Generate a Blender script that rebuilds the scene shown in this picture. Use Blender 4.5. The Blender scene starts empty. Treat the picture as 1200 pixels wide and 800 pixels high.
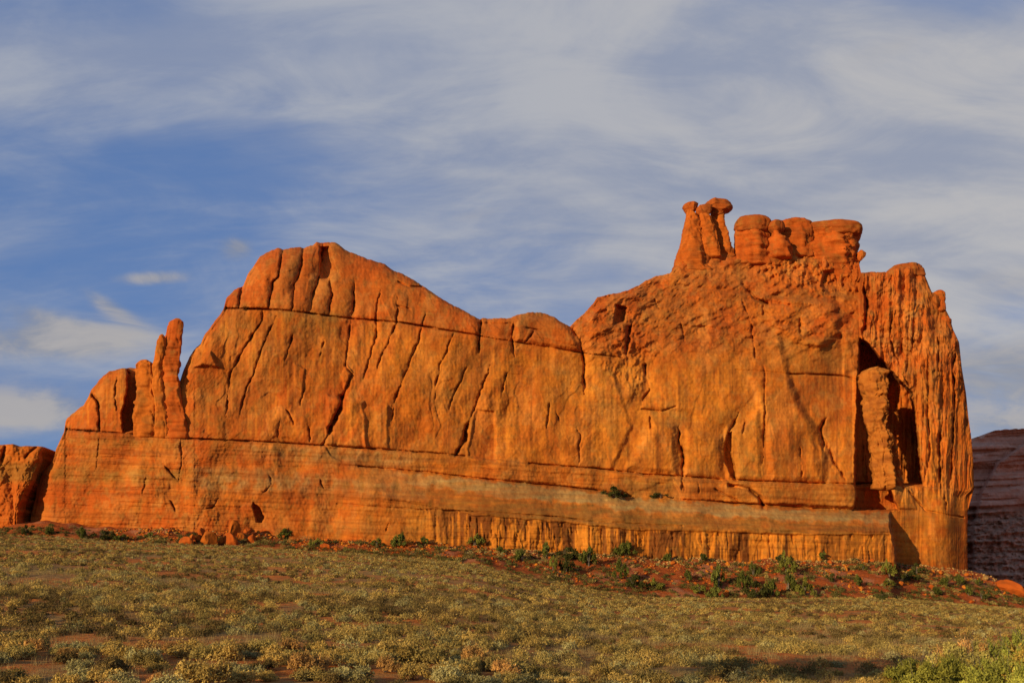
import bpy, math, random
import numpy as np
rng = np.random.default_rng(7)
random.seed(7)
R = math.radians
scene = bpy.context.scene
COL = scene.collection

# ------------------------------------------------------------------ camera, sky, sun
FPX = 1178.0
HZ = 682.0                                  # row of the true horizon in the 1200x800 photograph
PITCH = math.atan((HZ - 400) / FPX)
CAMZ = 3.9
cam_d = bpy.data.cameras.new("camera")
cam_d.sensor_width = 36.0
cam_d.lens = 36.0 * FPX / 1200.0
cam_d.clip_start = 0.1
cam_d.clip_end = 20000
cam = bpy.data.objects.new("camera", cam_d)
COL.objects.link(cam)
cam.location = (0, 0, CAMZ)
cam.rotation_euler = (math.pi / 2 + PITCH, 0, 0)
scene.camera = cam

SUN_EL = R(13.0)
SUN_AZ = R(-138.0)          # clockwise from +Y: behind the camera and to the left
to_sun = (math.sin(SUN_AZ) * math.cos(SUN_EL), math.cos(SUN_AZ) * math.cos(SUN_EL), math.sin(SUN_EL))
sun_d = bpy.data.lights.new("sun", 'SUN')
sun_d.energy = 4.9
sun_d.angle = R(0.5)
sun_d.color = (1.0, 0.78, 0.46)
sun = bpy.data.objects.new("sun", sun_d)
COL.objects.link(sun)
from mathutils import Vector
sun.rotation_euler = Vector(to_sun).to_track_quat('Z', 'Y').to_euler()
sun.location = (-80, -90, 60)

scene.view_settings.view_transform = 'Standard'
scene.view_settings.look = 'None'
scene.view_settings.exposure = 0.14
scene.view_settings.gamma = 1.0
scene.view_settings.use_curve_mapping = False


def pix_dir(px, py):
    """direction(s) of the ray through photograph pixel (px, py)"""
    px = np.asarray(px, float); py = np.asarray(py, float)
    x = (px - 600) / FPX; y = (400 - py) / FPX
    c, s = math.cos(PITCH), math.sin(PITCH)
    return x, c - s * y, s + c * y        # X, Y, Z  (camera looks along +Y)


def at(px, py, Y):
    x, y, z = pix_dir(px, py)
    k = np.asarray(Y, float) / y
    return x * k, np.asarray(Y, float) + 0 * k, CAMZ + z * k


# ------------------------------------------------------------------ node helpers
class NT:
    def __init__(self, tree):
        self.t = tree; self.n = tree.nodes; self.l = tree.links
    def new(self, typ, **kw):
        nd = self.n.new(typ)
        for k, v in kw.items():
            setattr(nd, k, v)
        return nd
    def put(self, sock, v):
        if isinstance(v, bpy.types.NodeSocket):
            self.l.new(v, sock)
        else:
            sock.default_value = v
    def math(self, op, a, b=None, c=None, clamp=False):
        nd = self.new('ShaderNodeMath', operation=op, use_clamp=clamp)
        self.put(nd.inputs[0], a)
        if b is not None: self.put(nd.inputs[1], b)
        if c is not None: self.put(nd.inputs[2], c)
        return nd.outputs[0]
    def vmath(self, op, a, b=None):
        nd = self.new('ShaderNodeVectorMath', operation=op)
        self.put(nd.inputs[0], a)
        if b is not None: self.put(nd.inputs[1], b)
        return nd.outputs['Value'] if op in ('DOT_PRODUCT', 'LENGTH', 'DISTANCE') else nd.outputs['Vector']
    def noise(self, vec, scale, detail=6, rough=0.55, dist=0.0):
        nd = self.new('ShaderNodeTexNoise')
        self.put(nd.inputs['Vector'], vec)
        nd.inputs['Scale'].default_value = scale
        nd.inputs['Detail'].default_value = detail
        nd.inputs['Roughness'].default_value = rough
        nd.inputs['Distortion'].default_value = dist
        return nd.outputs['Fac']
    def mapr(self, v, a, b, c=0.0, d=1.0, smooth=True):
        nd = self.new('ShaderNodeMapRange')
        if smooth: nd.interpolation_type = 'SMOOTHSTEP'
        self.put(nd.inputs['Value'], v)
        for i, x in zip(('From Min', 'From Max', 'To Min', 'To Max'), (a, b, c, d)):
            nd.inputs[i].default_value = x
        return nd.outputs['Result']
    def mix(self, f, a, b, mode='MIX'):
        nd = self.new('ShaderNodeMix', data_type='RGBA', blend_type=mode)
        self.put(nd.inputs[0], f)
        self.put(nd.inputs[6], a); self.put(nd.inputs[7], b)
        return nd.outputs[2]
    def mapping(self, vec, scale=(1, 1, 1), rot=(0, 0, 0), loc=(0, 0, 0)):
        nd = self.new('ShaderNodeMapping')
        self.put(nd.inputs['Vector'], vec)
        nd.inputs['Scale'].default_value = scale
        nd.inputs['Rotation'].default_value = rot
        nd.inputs['Location'].default_value = loc
        return nd.outputs[0]


def c4(r, g, b):
    return (r, g, b, 1.0)


# ------------------------------------------------------------------ world: sky with high thin cloud
world = bpy.data.worlds.new("World")
scene.world = world
world.use_nodes = True
W = NT(world.node_tree)
W.n.clear()
SKYS = 0.10
sky = W.new('ShaderNodeTexSky', sky_type='NISHITA')
sky.sun_disc = False
sky.sun_elevation = SUN_EL
sky.sun_rotation = SUN_AZ % (2 * math.pi)
sky.air_density = 1.0; sky.dust_density = 0.6; sky.ozone_density = 2.0
geo = W.new('ShaderNodeNewGeometry')
D = W.vmath('SCALE', geo.outputs['Incoming'])
D.node.inputs['Scale'].default_value = -1.0
sep = W.new('ShaderNodeSeparateXYZ'); W.l.new(D, sep.inputs[0])
zc = W.math('MAXIMUM', sep.outputs['Z'], 0.0)
den = W.math('ADD', zc, 0.34)
px_ = W.math('DIVIDE', sep.outputs['X'], den)
py_ = W.math('DIVIDE', sep.outputs['Y'], den)
cmb = W.new('ShaderNodeCombineXYZ'); W.l.new(px_, cmb.inputs[0]); W.l.new(py_, cmb.inputs[1])
P2 = cmb.outputs[0]


def blob(px, py, rx, ry, rot=0.0):
    """soft elliptical weight round one sky direction"""
    x, y, z = pix_dir(px, py)
    d = Vector((float(x), float(y), float(z))).normalized()
    right = Vector((1, 0, 0)); right = (right - d * right.dot(d)).normalized()
    up = d.cross(right) * -1.0
    if up.z < 0: up = -up
    a = right * math.cos(rot) + up * math.sin(rot)
    b = -right * math.sin(rot) + up * math.cos(rot)
    da = W.math('MULTIPLY', W.vmath('DOT_PRODUCT', D, tuple(a)), FPX / rx)
    db = W.math('MULTIPLY', W.vmath('DOT_PRODUCT', D, tuple(b)), FPX / ry)
    s = W.math('ADD', W.math('MULTIPLY', da, da), W.math('MULTIPLY', db, db))
    return W.math('EXPONENT', W.math('MULTIPLY', s, -1.0))


def addall(lst):
    r = lst[0]
    for x in lst[1:]:
        r = W.math('ADD', r, x)
    return r


wisp1 = W.noise(W.mapping(P2, (1.2, 1.9, 1), (0, 0, R(28))), 2.0, 6, 0.52, 0.9)
wisp2 = W.noise(W.mapping(P2, (1.5, 3.4, 1), (0, 0, R(52)), (3, 1, 0)), 2.2, 7, 0.62, 0.7)
wisp3 = W.noise(W.mapping(P2, (1.1, 3.0, 1), (0, 0, R(-24)), (9, 4, 0)), 2.2, 8, 0.62, 0.6)
soft = W.noise(W.mapping(P2, (1, 1, 1), (0, 0, 0), (7, 2, 0)), 0.9, 4, 0.5, 0.3)
ripple = W.noise(W.mapping(P2, (4.0, 24.0, 1), (0, 0, R(40))), 2.0, 3, 0.5, 1.0)
puff = W.noise(W.mapping(D, (1, 1, 2.6)), 10.0, 8, 0.60, 0.5)
cover = addall([
    W.math('MULTIPLY', blob(700, 110, 430, 120, R(-10)), 0.62),
    W.math('MULTIPLY', blob(1080, 240, 330, 300), 0.62),
    W.math('MULTIPLY', blob(230, 60, 330, 55, R(4)), 0.36),
    W.math('MULTIPLY', blob(30, 85, 120, 45), 0.30),
    W.math('MULTIPLY', blob(580, 270, 230, 110), 0.22),
    W.math('MULTIPLY', blob(1180, -40, 200, 50), -0.25),
    W.math('MULTIPLY', blob(110, 250, 220, 90), -0.10),
    W.math('MULTIPLY', blob(1190, 370, 60, 30), -0.25),
    W.math('MULTIPLY', blob(40, 450, 220, 60), 0.25),
])
nz = addall([W.math('MULTIPLY', wisp1, 0.85), W.math('MULTIPLY', wisp2, 0.45), W.math('MULTIPLY', wisp3, 0.45), W.math('MULTIPLY', soft, 0.4), W.math('MULTIPLY', ripple, 0.16)])
mask = W.math('ADD', nz, cover)
mask = W.mapr(mask, 0.86, 1.72)
mask = W.math('MULTIPLY', mask, 0.95)
# cumulus near the horizon
low = addall([
    W.math('MULTIPLY', blob(60, 398, 125, 24), 1.0),
    W.math('MULTIPLY', blob(25, 362, 45, 13, R(-18)), 0.55),
    W.math('MULTIPLY', blob(180, 326, 46, 9, R(2)), 0.8),
    W.math('MULTIPLY', blob(277, 291, 22, 15), 0.95),
    W.math('MULTIPLY', blob(126, 358, 34, 10, R(-30)), 0.70),
    W.math('MULTIPLY', blob(1200, 438, 130, 42), 1.0),
    W.math('MULTIPLY', blob(1190, 500, 90, 16), 0.6),
    W.math('MULTIPLY', blob(30, 480, 130, 30), 0.8),
    W.math('MULTIPLY', blob(1250, 330, 120, 35), 0.5),
    W.math('MULTIPLY', blob(1010, 70, 90, 22, R(22)), 0.35),
    W.math('MULTIPLY', blob(560, 250, 50, 16, R(6)), 0.35),
])
lowm = W.mapr(W.math('MULTIPLY', low, W.math('ADD', W.math('MULTIPLY', puff, 1.9), -0.20)), 0.14, 0.70)
skyc = W.mix(1.0, sky.outputs[0], c4(0.62, 0.80, 1.20), 'MULTIPLY')
skyc = W.mix(0.72, skyc, c4(1.06, 1.92, 4.0))
cgrad = W.mapr(sep.outputs['X'], -0.45, 0.5)
ccol = W.mix(cgrad, c4(3.5, 3.75, 4.35), c4(4.5, 4.4, 4.4))
cshade = W.mapr(W.math('ADD', wisp2, W.math('MULTIPLY', wisp1, 1.2)), 0.85, 1.35)
ccol = W.mix(cshade, W.mix(1.0, ccol, c4(0.62, 0.70, 0.88), 'MULTIPLY'), ccol)
col = W.mix(mask, skyc, ccol)
lcol = W.mix(W.mapr(puff, 0.35, 0.62), c4(2.4, 2.5, 2.85), c4(4.1, 3.8, 3.55))
col = W.mix(W.math('MULTIPLY', lowm, 0.8), col, lcol)
bg = W.new('ShaderNodeBackground')
W.l.new(col, bg.inputs[0]); bg.inputs[1].default_value = SKYS
wo = W.new('ShaderNodeOutputWorld')
W.l.new(bg.outputs[0], wo.inputs[0])

# ------------------------------------------------------------------ numpy noise
_p = rng.permutation(256)
PERM = np.concatenate([_p, _p, _p]).astype(np.int32)
_g = rng.normal(size=(256, 3)); _g /= np.linalg.norm(_g, axis=1)[:, None]
GR = _g.astype(np.float32)


def perlin(x, y, z=0.0):
    x = np.asarray(x, np.float32); y = np.asarray(y, np.float32)
    z = np.broadcast_to(np.asarray(z, np.float32), x.shape)
    xi = np.floor(x).astype(np.int32); yi = np.floor(y).astype(np.int32); zi = np.floor(z).astype(np.int32)
    xf = x - xi; yf = y - yi; zf = z - zi
    xi &= 255; yi &= 255; zi &= 255
    u = xf * xf * xf * (xf * (xf * 6 - 15) + 10)
    v = yf * yf * yf * (yf * (yf * 6 - 15) + 10)
    w = zf * zf * zf * (zf * (zf * 6 - 15) + 10)
    def g(a, b, c):
        h = PERM[PERM[PERM[(xi + a) & 255] + ((yi + b) & 255)] + ((zi + c) & 255)]
        q = GR[h]
        return q[..., 0] * (xf - a) + q[..., 1] * (yf - b) + q[..., 2] * (zf - c)
    x00 = g(0, 0, 0) * (1 - u) + g(1, 0, 0) * u
    x10 = g(0, 1, 0) * (1 - u) + g(1, 1, 0) * u
    x01 = g(0, 0, 1) * (1 - u) + g(1, 0, 1) * u
    x11 = g(0, 1, 1) * (1 - u) + g(1, 1, 1) * u
    return ((x00 * (1 - v) + x10 * v) * (1 - w) + (x01 * (1 - v) + x11 * v) * w) * 1.5


def fbm(x, y, z=0.0, o=4, gain=0.5, lac=2.03):
    s = 0; a = 1.0; f = 1.0
    for i in range(o):
        s = s + a * perlin(np.asarray(x) * f + 17.3 * i, np.asarray(y) * f + 5.1 * i, np.asarray(z) * f)
        a *= gain; f *= lac
    return s


def ridged(x, y, z=0.0, o=3, gain=0.5):
    s = 0; a = 1.0; f = 1.0
    for i in range(o):
        s = s + a * (1 - 2 * np.abs(perlin(np.asarray(x) * f + 9.3 * i, np.asarray(y) * f + 3.1 * i, np.asarray(z) * f)))
        a *= gain; f *= 2.1
    return s


def ss(x, a, b):
    t = np.clip((x - a) / (b - a), 0, 1)
    return t * t * (3 - 2 * t)


def pl(x, pts):
    p = np.array(pts, float)
    return np.interp(x, p[:, 0], p[:, 1])


# ------------------------------------------------------------------ object helpers
def make_mesh(name, verts, faces, mat, parent=None, tint=None, smooth=True):
    """verts (N,3), faces (M,3|4) int array -> linked object"""
    me = bpy.data.meshes.new(name)
    verts = np.ascontiguousarray(verts, np.float32)
    faces = np.ascontiguousarray(faces, np.int32)
    k = faces.shape[1]
    me.vertices.add(len(verts)); me.vertices.foreach_set("co", verts.ravel())
    me.loops.add(faces.size); me.loops.foreach_set("vertex_index", faces.ravel())
    me.polygons.add(len(faces))
    me.polygons.foreach_set("loop_start", np.arange(0, faces.size, k, dtype=np.int32))
    me.polygons.foreach_set("loop_total", np.full(len(faces), k, np.int32))
    me.update(calc_edges=True)
    if smooth:
        me.polygons.foreach_set("use_smooth", np.ones(len(faces), bool))
    if tint is not None:
        a = me.color_attributes.new("tint", 'FLOAT_COLOR', 'POINT')
        t = np.ones((len(verts), 4), np.float32); t[:, :3] = tint
        a.data.foreach_set("color", t.ravel())
    me.materials.append(mat)
    o = bpy.data.objects.new(name, me)
    COL.objects.link(o)
    if parent is not None:
        o.parent = parent
    return o


def tag(o, label=None, cat=None, group=None, kind=None):
    if label: o["label"] = label
    if cat: o["category"] = cat
    if group: o["group"] = group
    if kind: o["kind"] = kind
    return o


def empty(name, loc=(0, 0, 0)):
    o = bpy.data.objects.new(name, None); COL.objects.link(o); o.location = loc
    o.empty_display_size = 0.2
    return o


def place_child(o, root):
    """parent a world-space mesh to a root that is not at the origin"""
    o.parent = root
    o.location = (-root.location[0], -root.location[1], -root.location[2])


# ------------------------------------------------------------------ materials
def rock_material(name, bump=0.6, streak=0.5, gain=1.0):
    m = bpy.data.materials.new(name); m.use_nodes = True
    N = NT(m.node_tree); N.n.clear()
    tc = N.new('ShaderNodeTexCoord').outputs['Object']
    at_ = N.new('ShaderNodeAttribute', attribute_name='tint').outputs['Color']
    vs = N.noise(N.mapping(tc, (0.55, 0.55, 0.035)), 1.0, 6, 0.6, 0.2)
    fine = N.noise(tc, 0.9, 8, 0.62)
    beds = N.noise(N.mapping(tc, (0.03, 0.03, 0.9), (0, R(-1.2), 0)), 1.0, 6, 0.62, 0.3)
    big = N.noise(tc, 0.05, 5, 0.55, 0.4)
    v = N.mapr(vs, 0.3, 0.7, 1 - 0.34 * streak, 1 + 0.26 * streak)
    v2 = N.mapr(fine, 0.25, 0.75, 0.90, 1.10)
    v3 = N.mapr(beds, 0.3, 0.7, 0.93, 1.07)
    v4 = N.mapr(big, 0.3, 0.7, 0.86, 1.13)
    val = N.math('MULTIPLY', N.math('MULTIPLY', v, v2), N.math('MULTIPLY', v3, v4))
    cc = N.new('ShaderNodeCombineXYZ')
    for i, e in enumerate((0.9 * gain, 1.25 * gain, 1.5 * gain)):
        pw = N.math('POWER', val, e)
        N.l.new(pw, cc.inputs[i])
    base = N.mix(1.0, at_, cc.outputs[0], 'MULTIPLY')
    bs = N.new('ShaderNodeBsdfPrincipled')
    N.l.new(base, bs.inputs['Base Color'])
    bs.inputs['Roughness'].default_value = 0.95
    bs.inputs['Specular IOR Level'].default_value = 0.12
    b1 = N.noise(N.mapping(tc, (1.0, 1.0, 0.45)), 0.75, 9, 0.66, 0.3)
    cell = N.new('ShaderNodeTexVoronoi', feature='DISTANCE_TO_EDGE')
    N.l.new(N.mapping(N.vmath('ADD', tc, N.vmath('SCALE', N.new('ShaderNodeTexNoise').outputs['Color'])), (0.25, 0.25, 0.12)), cell.inputs['Vector'])
    cell.inputs['Scale'].default_value = 1.0
    ce = N.mapr(cell.outputs['Distance'], 0.0, 0.05, 0.0, 1.0)
    hh = N.math('ADD', N.math('MULTIPLY', b1, 1.0), N.math('ADD', N.math('MULTIPLY', beds, 0.3), N.math('MULTIPLY', vs, 0.18)))
    hh = N.math('ADD', hh, N.math('MULTIPLY', ce, 0.05))
    bp = N.new('ShaderNodeBump')
    bp.inputs['Strength'].default_value = bump
    bp.inputs['Distance'].default_value = 1.3
    N.l.new(hh, bp.inputs['Height'])
    N.l.new(bp.outputs[0], bs.inputs['Normal'])
    o = N.new('ShaderNodeOutputMaterial'); N.l.new(bs.outputs[0], o.inputs[0])
    return m


M_ROCK = rock_material('red_sandstone', 0.17, 0.34)
M_BOULD = rock_material('boulder_sandstone', 0.5, 0.2)
M_MESA = rock_material('mesa_sandstone', 0.35, 0.2)


def leaf_material(name, trans=0.25):
    m = bpy.data.materials.new(name); m.use_nodes = True
    N = NT(m.node_tree); N.n.clear()
    at_ = N.new('ShaderNodeAttribute', attribute_name='tint').outputs['Color']
    oi = N.new('ShaderNodeObjectInfo')
    tcn = N.new('ShaderNodeTexCoord').outputs['Object']
    f = N.noise(tcn, 6.0, 3)
    k = N.mapr(f, 0.3, 0.7, 0.75, 1.25)
    kr = N.mapr(oi.outputs['Random'], 0.0, 1.0, 0.72, 1.25, smooth=False)
    kk = N.math('MULTIPLY', k, kr)
    cc = N.new('ShaderNodeCombineXYZ')
    for i in range(3): N.l.new(kk, cc.inputs[i])
    base = N.mix(1.0, at_, cc.outputs[0], 'MULTIPLY')
    df = N.new('ShaderNodeBsdfDiffuse'); N.l.new(base, df.inputs[0])
    tr = N.new('ShaderNodeBsdfTranslucent'); N.l.new(base, tr.inputs[0])
    mx = N.new('ShaderNodeMixShader'); mx.inputs[0].default_value = trans
    N.l.new(df.outputs[0], mx.inputs[1]); N.l.new(tr.outputs[0], mx.inputs[2])
    o = N.new('ShaderNodeOutputMaterial'); N.l.new(mx.outputs[0], o.inputs[0])
    return m


M_LEAF = leaf_material('shrub_foliage', 0.12)
M_GRASS = leaf_material('dry_grass_blade', 0.3)


def wood_material():
    m = bpy.data.materials.new('shrub_wood'); m.use_nodes = True
    N = NT(m.node_tree)
    bs = N.n['Principled BSDF']
    f = N.noise(N.mapping(N.new('ShaderNodeTexCoord').outputs['Object'], (8, 8, 1.5)), 3, 5)
    N.l.new(N.mix(f, c4(0.09, 0.065, 0.045), c4(0.24, 0.18, 0.13)), bs.inputs['Base Color'])
    bs.inputs['Roughness'].default_value = 0.9
    return m


M_WOOD = wood_material()

# ------------------------------------------------------------------ the plan of the place
def Y0(u):
    return pl(u, [(-400, 318), (0, 312), (230, 310), (600, 332), (1000, 362), (1141, 378), (1500, 400)])


def prot(u):      # how far the lower bench stands out of the wall, metres
    return pl(u, [(228, 0), (330, 1.5), (430, 4), (560, 9), (700, 12), (1000, 14), (1041.5, 14.5), (1044, 0)])


def vA(u): return pl(u, [(200, 362), (263, 361), (330, 363), (400, 372), (470, 378), (500, 383), (560, 393), (600, 400), (680, 413), (760, 422)])
def vB(u): return pl(u, [(0, 500), (80, 503), (140, 507), (190, 512), (228, 514), (300, 517), (380, 522), (440, 526), (500, 530), (545, 534), (620, 543), (700, 549), (760, 556), (800, 558), (850, 562), (920, 565), (1000, 567), (1060, 568), (1141, 575)])
def vC(u): return pl(u, [(228, 534), (330, 540), (420, 546), (500, 553), (560, 560), (620, 566), (700, 574), (740, 581), (830, 586), (860, 589), (950, 595), (1005, 597), (1141, 600)])


BASE = [(-400, 612), (0, 617), (60, 610), (110, 619), (190, 620), (230, 622), (300, 623), (340, 631), (430, 634), (560, 638), (640, 646), (760, 651), (850, 655), (1000, 655), (1050, 657), (1090, 662), (1133, 668), (1160, 676), (1200, 692), (1500, 735)]
FOOT = [(-400, 628), (0, 627), (200, 637), (300, 642), (420, 648), (500, 655), (560, 662), (640, 680), (700, 691), (760, 699), (900, 701), (1050, 702), (1200, 714), (1500, 745)]


def Ybase(u): return Y0(u) - np.where(u < 228, 5.5, prot(u)) - 1.0
def Yfoot(u): return Ybase(u) - pl(u, [(0, 14), (300, 16), (500, 26), (700, 42), (1200, 46)])


def ground_z(X, Y):
    X = np.asarray(X, float); Y = np.asarray(Y, float)
    Ys = np.maximum(Y, 1.0)
    u = 600 + FPX * math.cos(PITCH) * 0 + (X / Ys) * FPX     # approximate column
    # exact column depends on elevation only through the pitch; correct for it near the horizon row
    cor = math.cos(PITCH) - math.sin(PITCH) * (400 - 660) / FPX
    u = 600 + (X / Ys) * FPX * cor
    u = np.clip(u, -700, 1900)
    yb = Ybase(u); yf = Yfoot(u)
    zb = at(u, pl(u, BASE), yb)[2]
    zf = at(u, pl(u, FOOT), yf)[2]
    t = np.clip(Y / yf, 0, 1)
    z = zf * t ** 1.2
    t2 = np.clip((Y - yf) / (yb - yf), 0, 1)
    z = np.where(Y > yf, zf + (zb - zf) * (t2 ** 1.15), z)
    over = np.maximum(Y - yb, 0)
    z = z + np.minimum(over * 0.1, 2) * ss(u, 1120, 1090)
    drop = ss(over, 6, 90) * (zb + 14)
    z = z - drop * ss(u, 1100, 1140)
    z = np.where(Y < 12, z * np.clip(Y / 12, 0, 1), z)
    # relief
    far = np.clip(Y / 60, 0, 1)
    z = z + 0.14 * fbm(X / 5, Y / 5, 0.3, 3) + 0.5 * far * fbm(X / 38, Y / 38, 1.3, 3) * ss(Y, yb, yf - 20)
    tal = ss(Y, yf - 4, yf + 10) * ss(over, 30, 5)
    z = z + tal * (0.55 * fbm(X / 6, Y / 6, 4.2, 4) + 0.8 * ridged(X / 22, Y / 40, 2.2, 2) - 0.8)
    return z


# ------------------------------------------------------------------ ground sheet
def build_ground():
    a_front = np.linspace(-R(38), R(38), 620)
    a_side = np.linspace(R(38), 2 * math.pi - R(38), 90)[1:-1]
    ang = np.concatenate([a_front, a_side])
    rad = np.concatenate([[0.0], np.geomspace(1.5, 60, 90), np.geomspace(61, 250, 170), np.linspace(252, 420, 200), np.geomspace(428, 6000, 40)])
    A, Q = np.meshgrid(ang, rad)
    X = np.sin(A) * Q; Y = np.cos(A) * Q
    Z = ground_z(X, Y)
    back = Y < 0
    Z = np.where(back, -0.2 + 0 * Z, Z)
    Z = np.where(Q > 900, np.minimum(Z, -8.0), Z)
    n, m = X.shape
    V = np.stack([X, Y, Z], -1).reshape(-1, 3)
    i, j = np.meshgrid(np.arange(n - 1), np.arange(m), indexing='ij')
    j2 = (j + 1) % m
    F = np.stack([i * m + j, i * m + j2, (i + 1) * m + j2, (i + 1) * m + j], -1).reshape(-1, 4)
    u = 600 + (V[:, 0] / np.maximum(V[:, 1], 1)) * FPX * 1.024
    tal = ss(V[:, 1], Yfoot(u) - 3, Yfoot(u) + 7) * ss(V[:, 1], 700, 450)
    tint = np.stack([tal, 0 * tal, 0 * tal], -1)
    m_ = bpy.data.materials.new('desert_soil'); m_.use_nodes = True
    N = NT(m_.node_tree); bs = N.n['Principled BSDF']
    tc = N.new('ShaderNodeTexCoord').outputs['Object']
    tl = N.new('ShaderNodeAttribute', attribute_name='tint').outputs['Color']
    n1 = N.noise(tc, 0.12, 6, 0.6, 0.3)
    n2 = N.noise(tc, 1.4, 7, 0.65)
    n3 = N.noise(N.mapping(tc, (0.35, 1, 1)), 0.035, 5, 0.6)
    soil = N.mix(N.mapr(n2, 0.3, 0.7), c4(0.40, 0.098, 0.016), c4(0.58, 0.180, 0.030))
    litter = N.mix(N.mapr(n2, 0.35, 0.65), c4(0.22, 0.105, 0.030), c4(0.36, 0.19, 0.055))
    g = N.mix(N.mapr(N.math('ADD', n1, N.math('MULTIPLY', n2, 0.35)), 0.62, 0.80), soil, litter)
    g = N.mix(N.mapr(n3, 0.46, 0.66, 0, 0.75), g, N.mix(0.5, litter, c4(0.30, 0.20, 0.06)))
    red = N.mix(N.mapr(n2, 0.25, 0.75), c4(0.20, 0.040, 0.009), c4(0.40, 0.092, 0.016))
    pale = N.mapr(N.math('ADD', N.noise(tc, 0.09, 5, 0.6), N.math('MULTIPLY', n2, 0.3)), 0.66, 0.80)
    red = N.mix(N.math('MULTIPLY', pale, 0.3), red, c4(0.42, 0.26, 0.15))
    sp = N.new('ShaderNodeSeparateColor'); N.l.new(tl, sp.inputs[0])
    N.l.new(N.mix(sp.outputs[0], g, red), bs.inputs['Base Color'])
    bs.inputs['Roughness'].default_value = 0.97
    bs.inputs['Specular IOR Level'].default_value = 0.1
    bp = N.new('ShaderNodeBump'); bp.inputs['Strength'].default_value = 0.9; bp.inputs['Distance'].default_value = 0.25
    N.l.new(N.math('ADD', n2, N.math('MULTIPLY', N.noise(tc, 6, 5, 0.7), 0.4)), bp.inputs['Height'])
    N.l.new(bp.outputs[0], bs.inputs['Normal'])
    o = make_mesh('ground', V, F, m_, tint=tint)
    tag(o, kind='structure')


build_ground()

# ------------------------------------------------------------------ the butte
SIL = [(36, 604), (38, 596), (42, 580), (44, 566), (50, 552), (60, 543), (66, 525), (75, 506), (77, 492), (84, 485), (98, 475), (104, 464), (107, 456), (118, 443), (128, 435), (140, 432), (160, 431), (168, 434), (180, 440), (205, 448), (211, 446),
       (215, 434), (222, 418), (230, 407), (235, 403), (240, 392), (262, 362), (265, 350), (275, 339), (285, 335), (290, 322), (305, 300), (318, 293), (326, 290), (332, 293), (340, 290), (352, 289), (356, 291), (367, 287), (371, 283), (378, 285), (384, 284), (393, 284), (405, 293),
       (430, 303), (450, 309), (462, 318), (467, 319), (480, 325), (500, 338), (520, 352), (540, 362), (562, 374), (566, 373), (580, 373), (595, 373), (603, 370), (618, 366), (635, 366), (650, 372), (662, 380), (668, 383),
       (672, 378), (685, 367), (695, 355), (700, 348), (712, 345), (735, 341), (750, 333), (765, 325), (785, 320), (795, 309), (806, 301), (830, 298), (850, 295), (860, 296), (880, 293), (905, 288), (940, 286), (975, 288), (1004, 296), (1009, 319),
       (1020, 319), (1040, 319), (1050, 314), (1070, 312), (1081, 314), (1085, 326), (1092, 342), (1104, 346), (1107, 360), (1113, 372), (1117, 386), (1124, 401), (1127, 430), (1132, 460), (1135, 490), (1138, 510), (1140.5, 540), (1141.5, 573), (1142, 690)]
rs = np.random.default_rng(3)
_su = np.arange(36, 1142.01, 1.0)
SILF = np.array(SIL, float)


def topv(u):
    return pl(u, SIL) + (0.9 * fbm(u / 9.0, u * 0 + 3.3, 0, 3) + 0.5 * fbm(u / 2.5, u * 0 + 8.3, 0, 2)) * ss(u, 1120, 1090) * ss(u, 44, 80)


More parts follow.
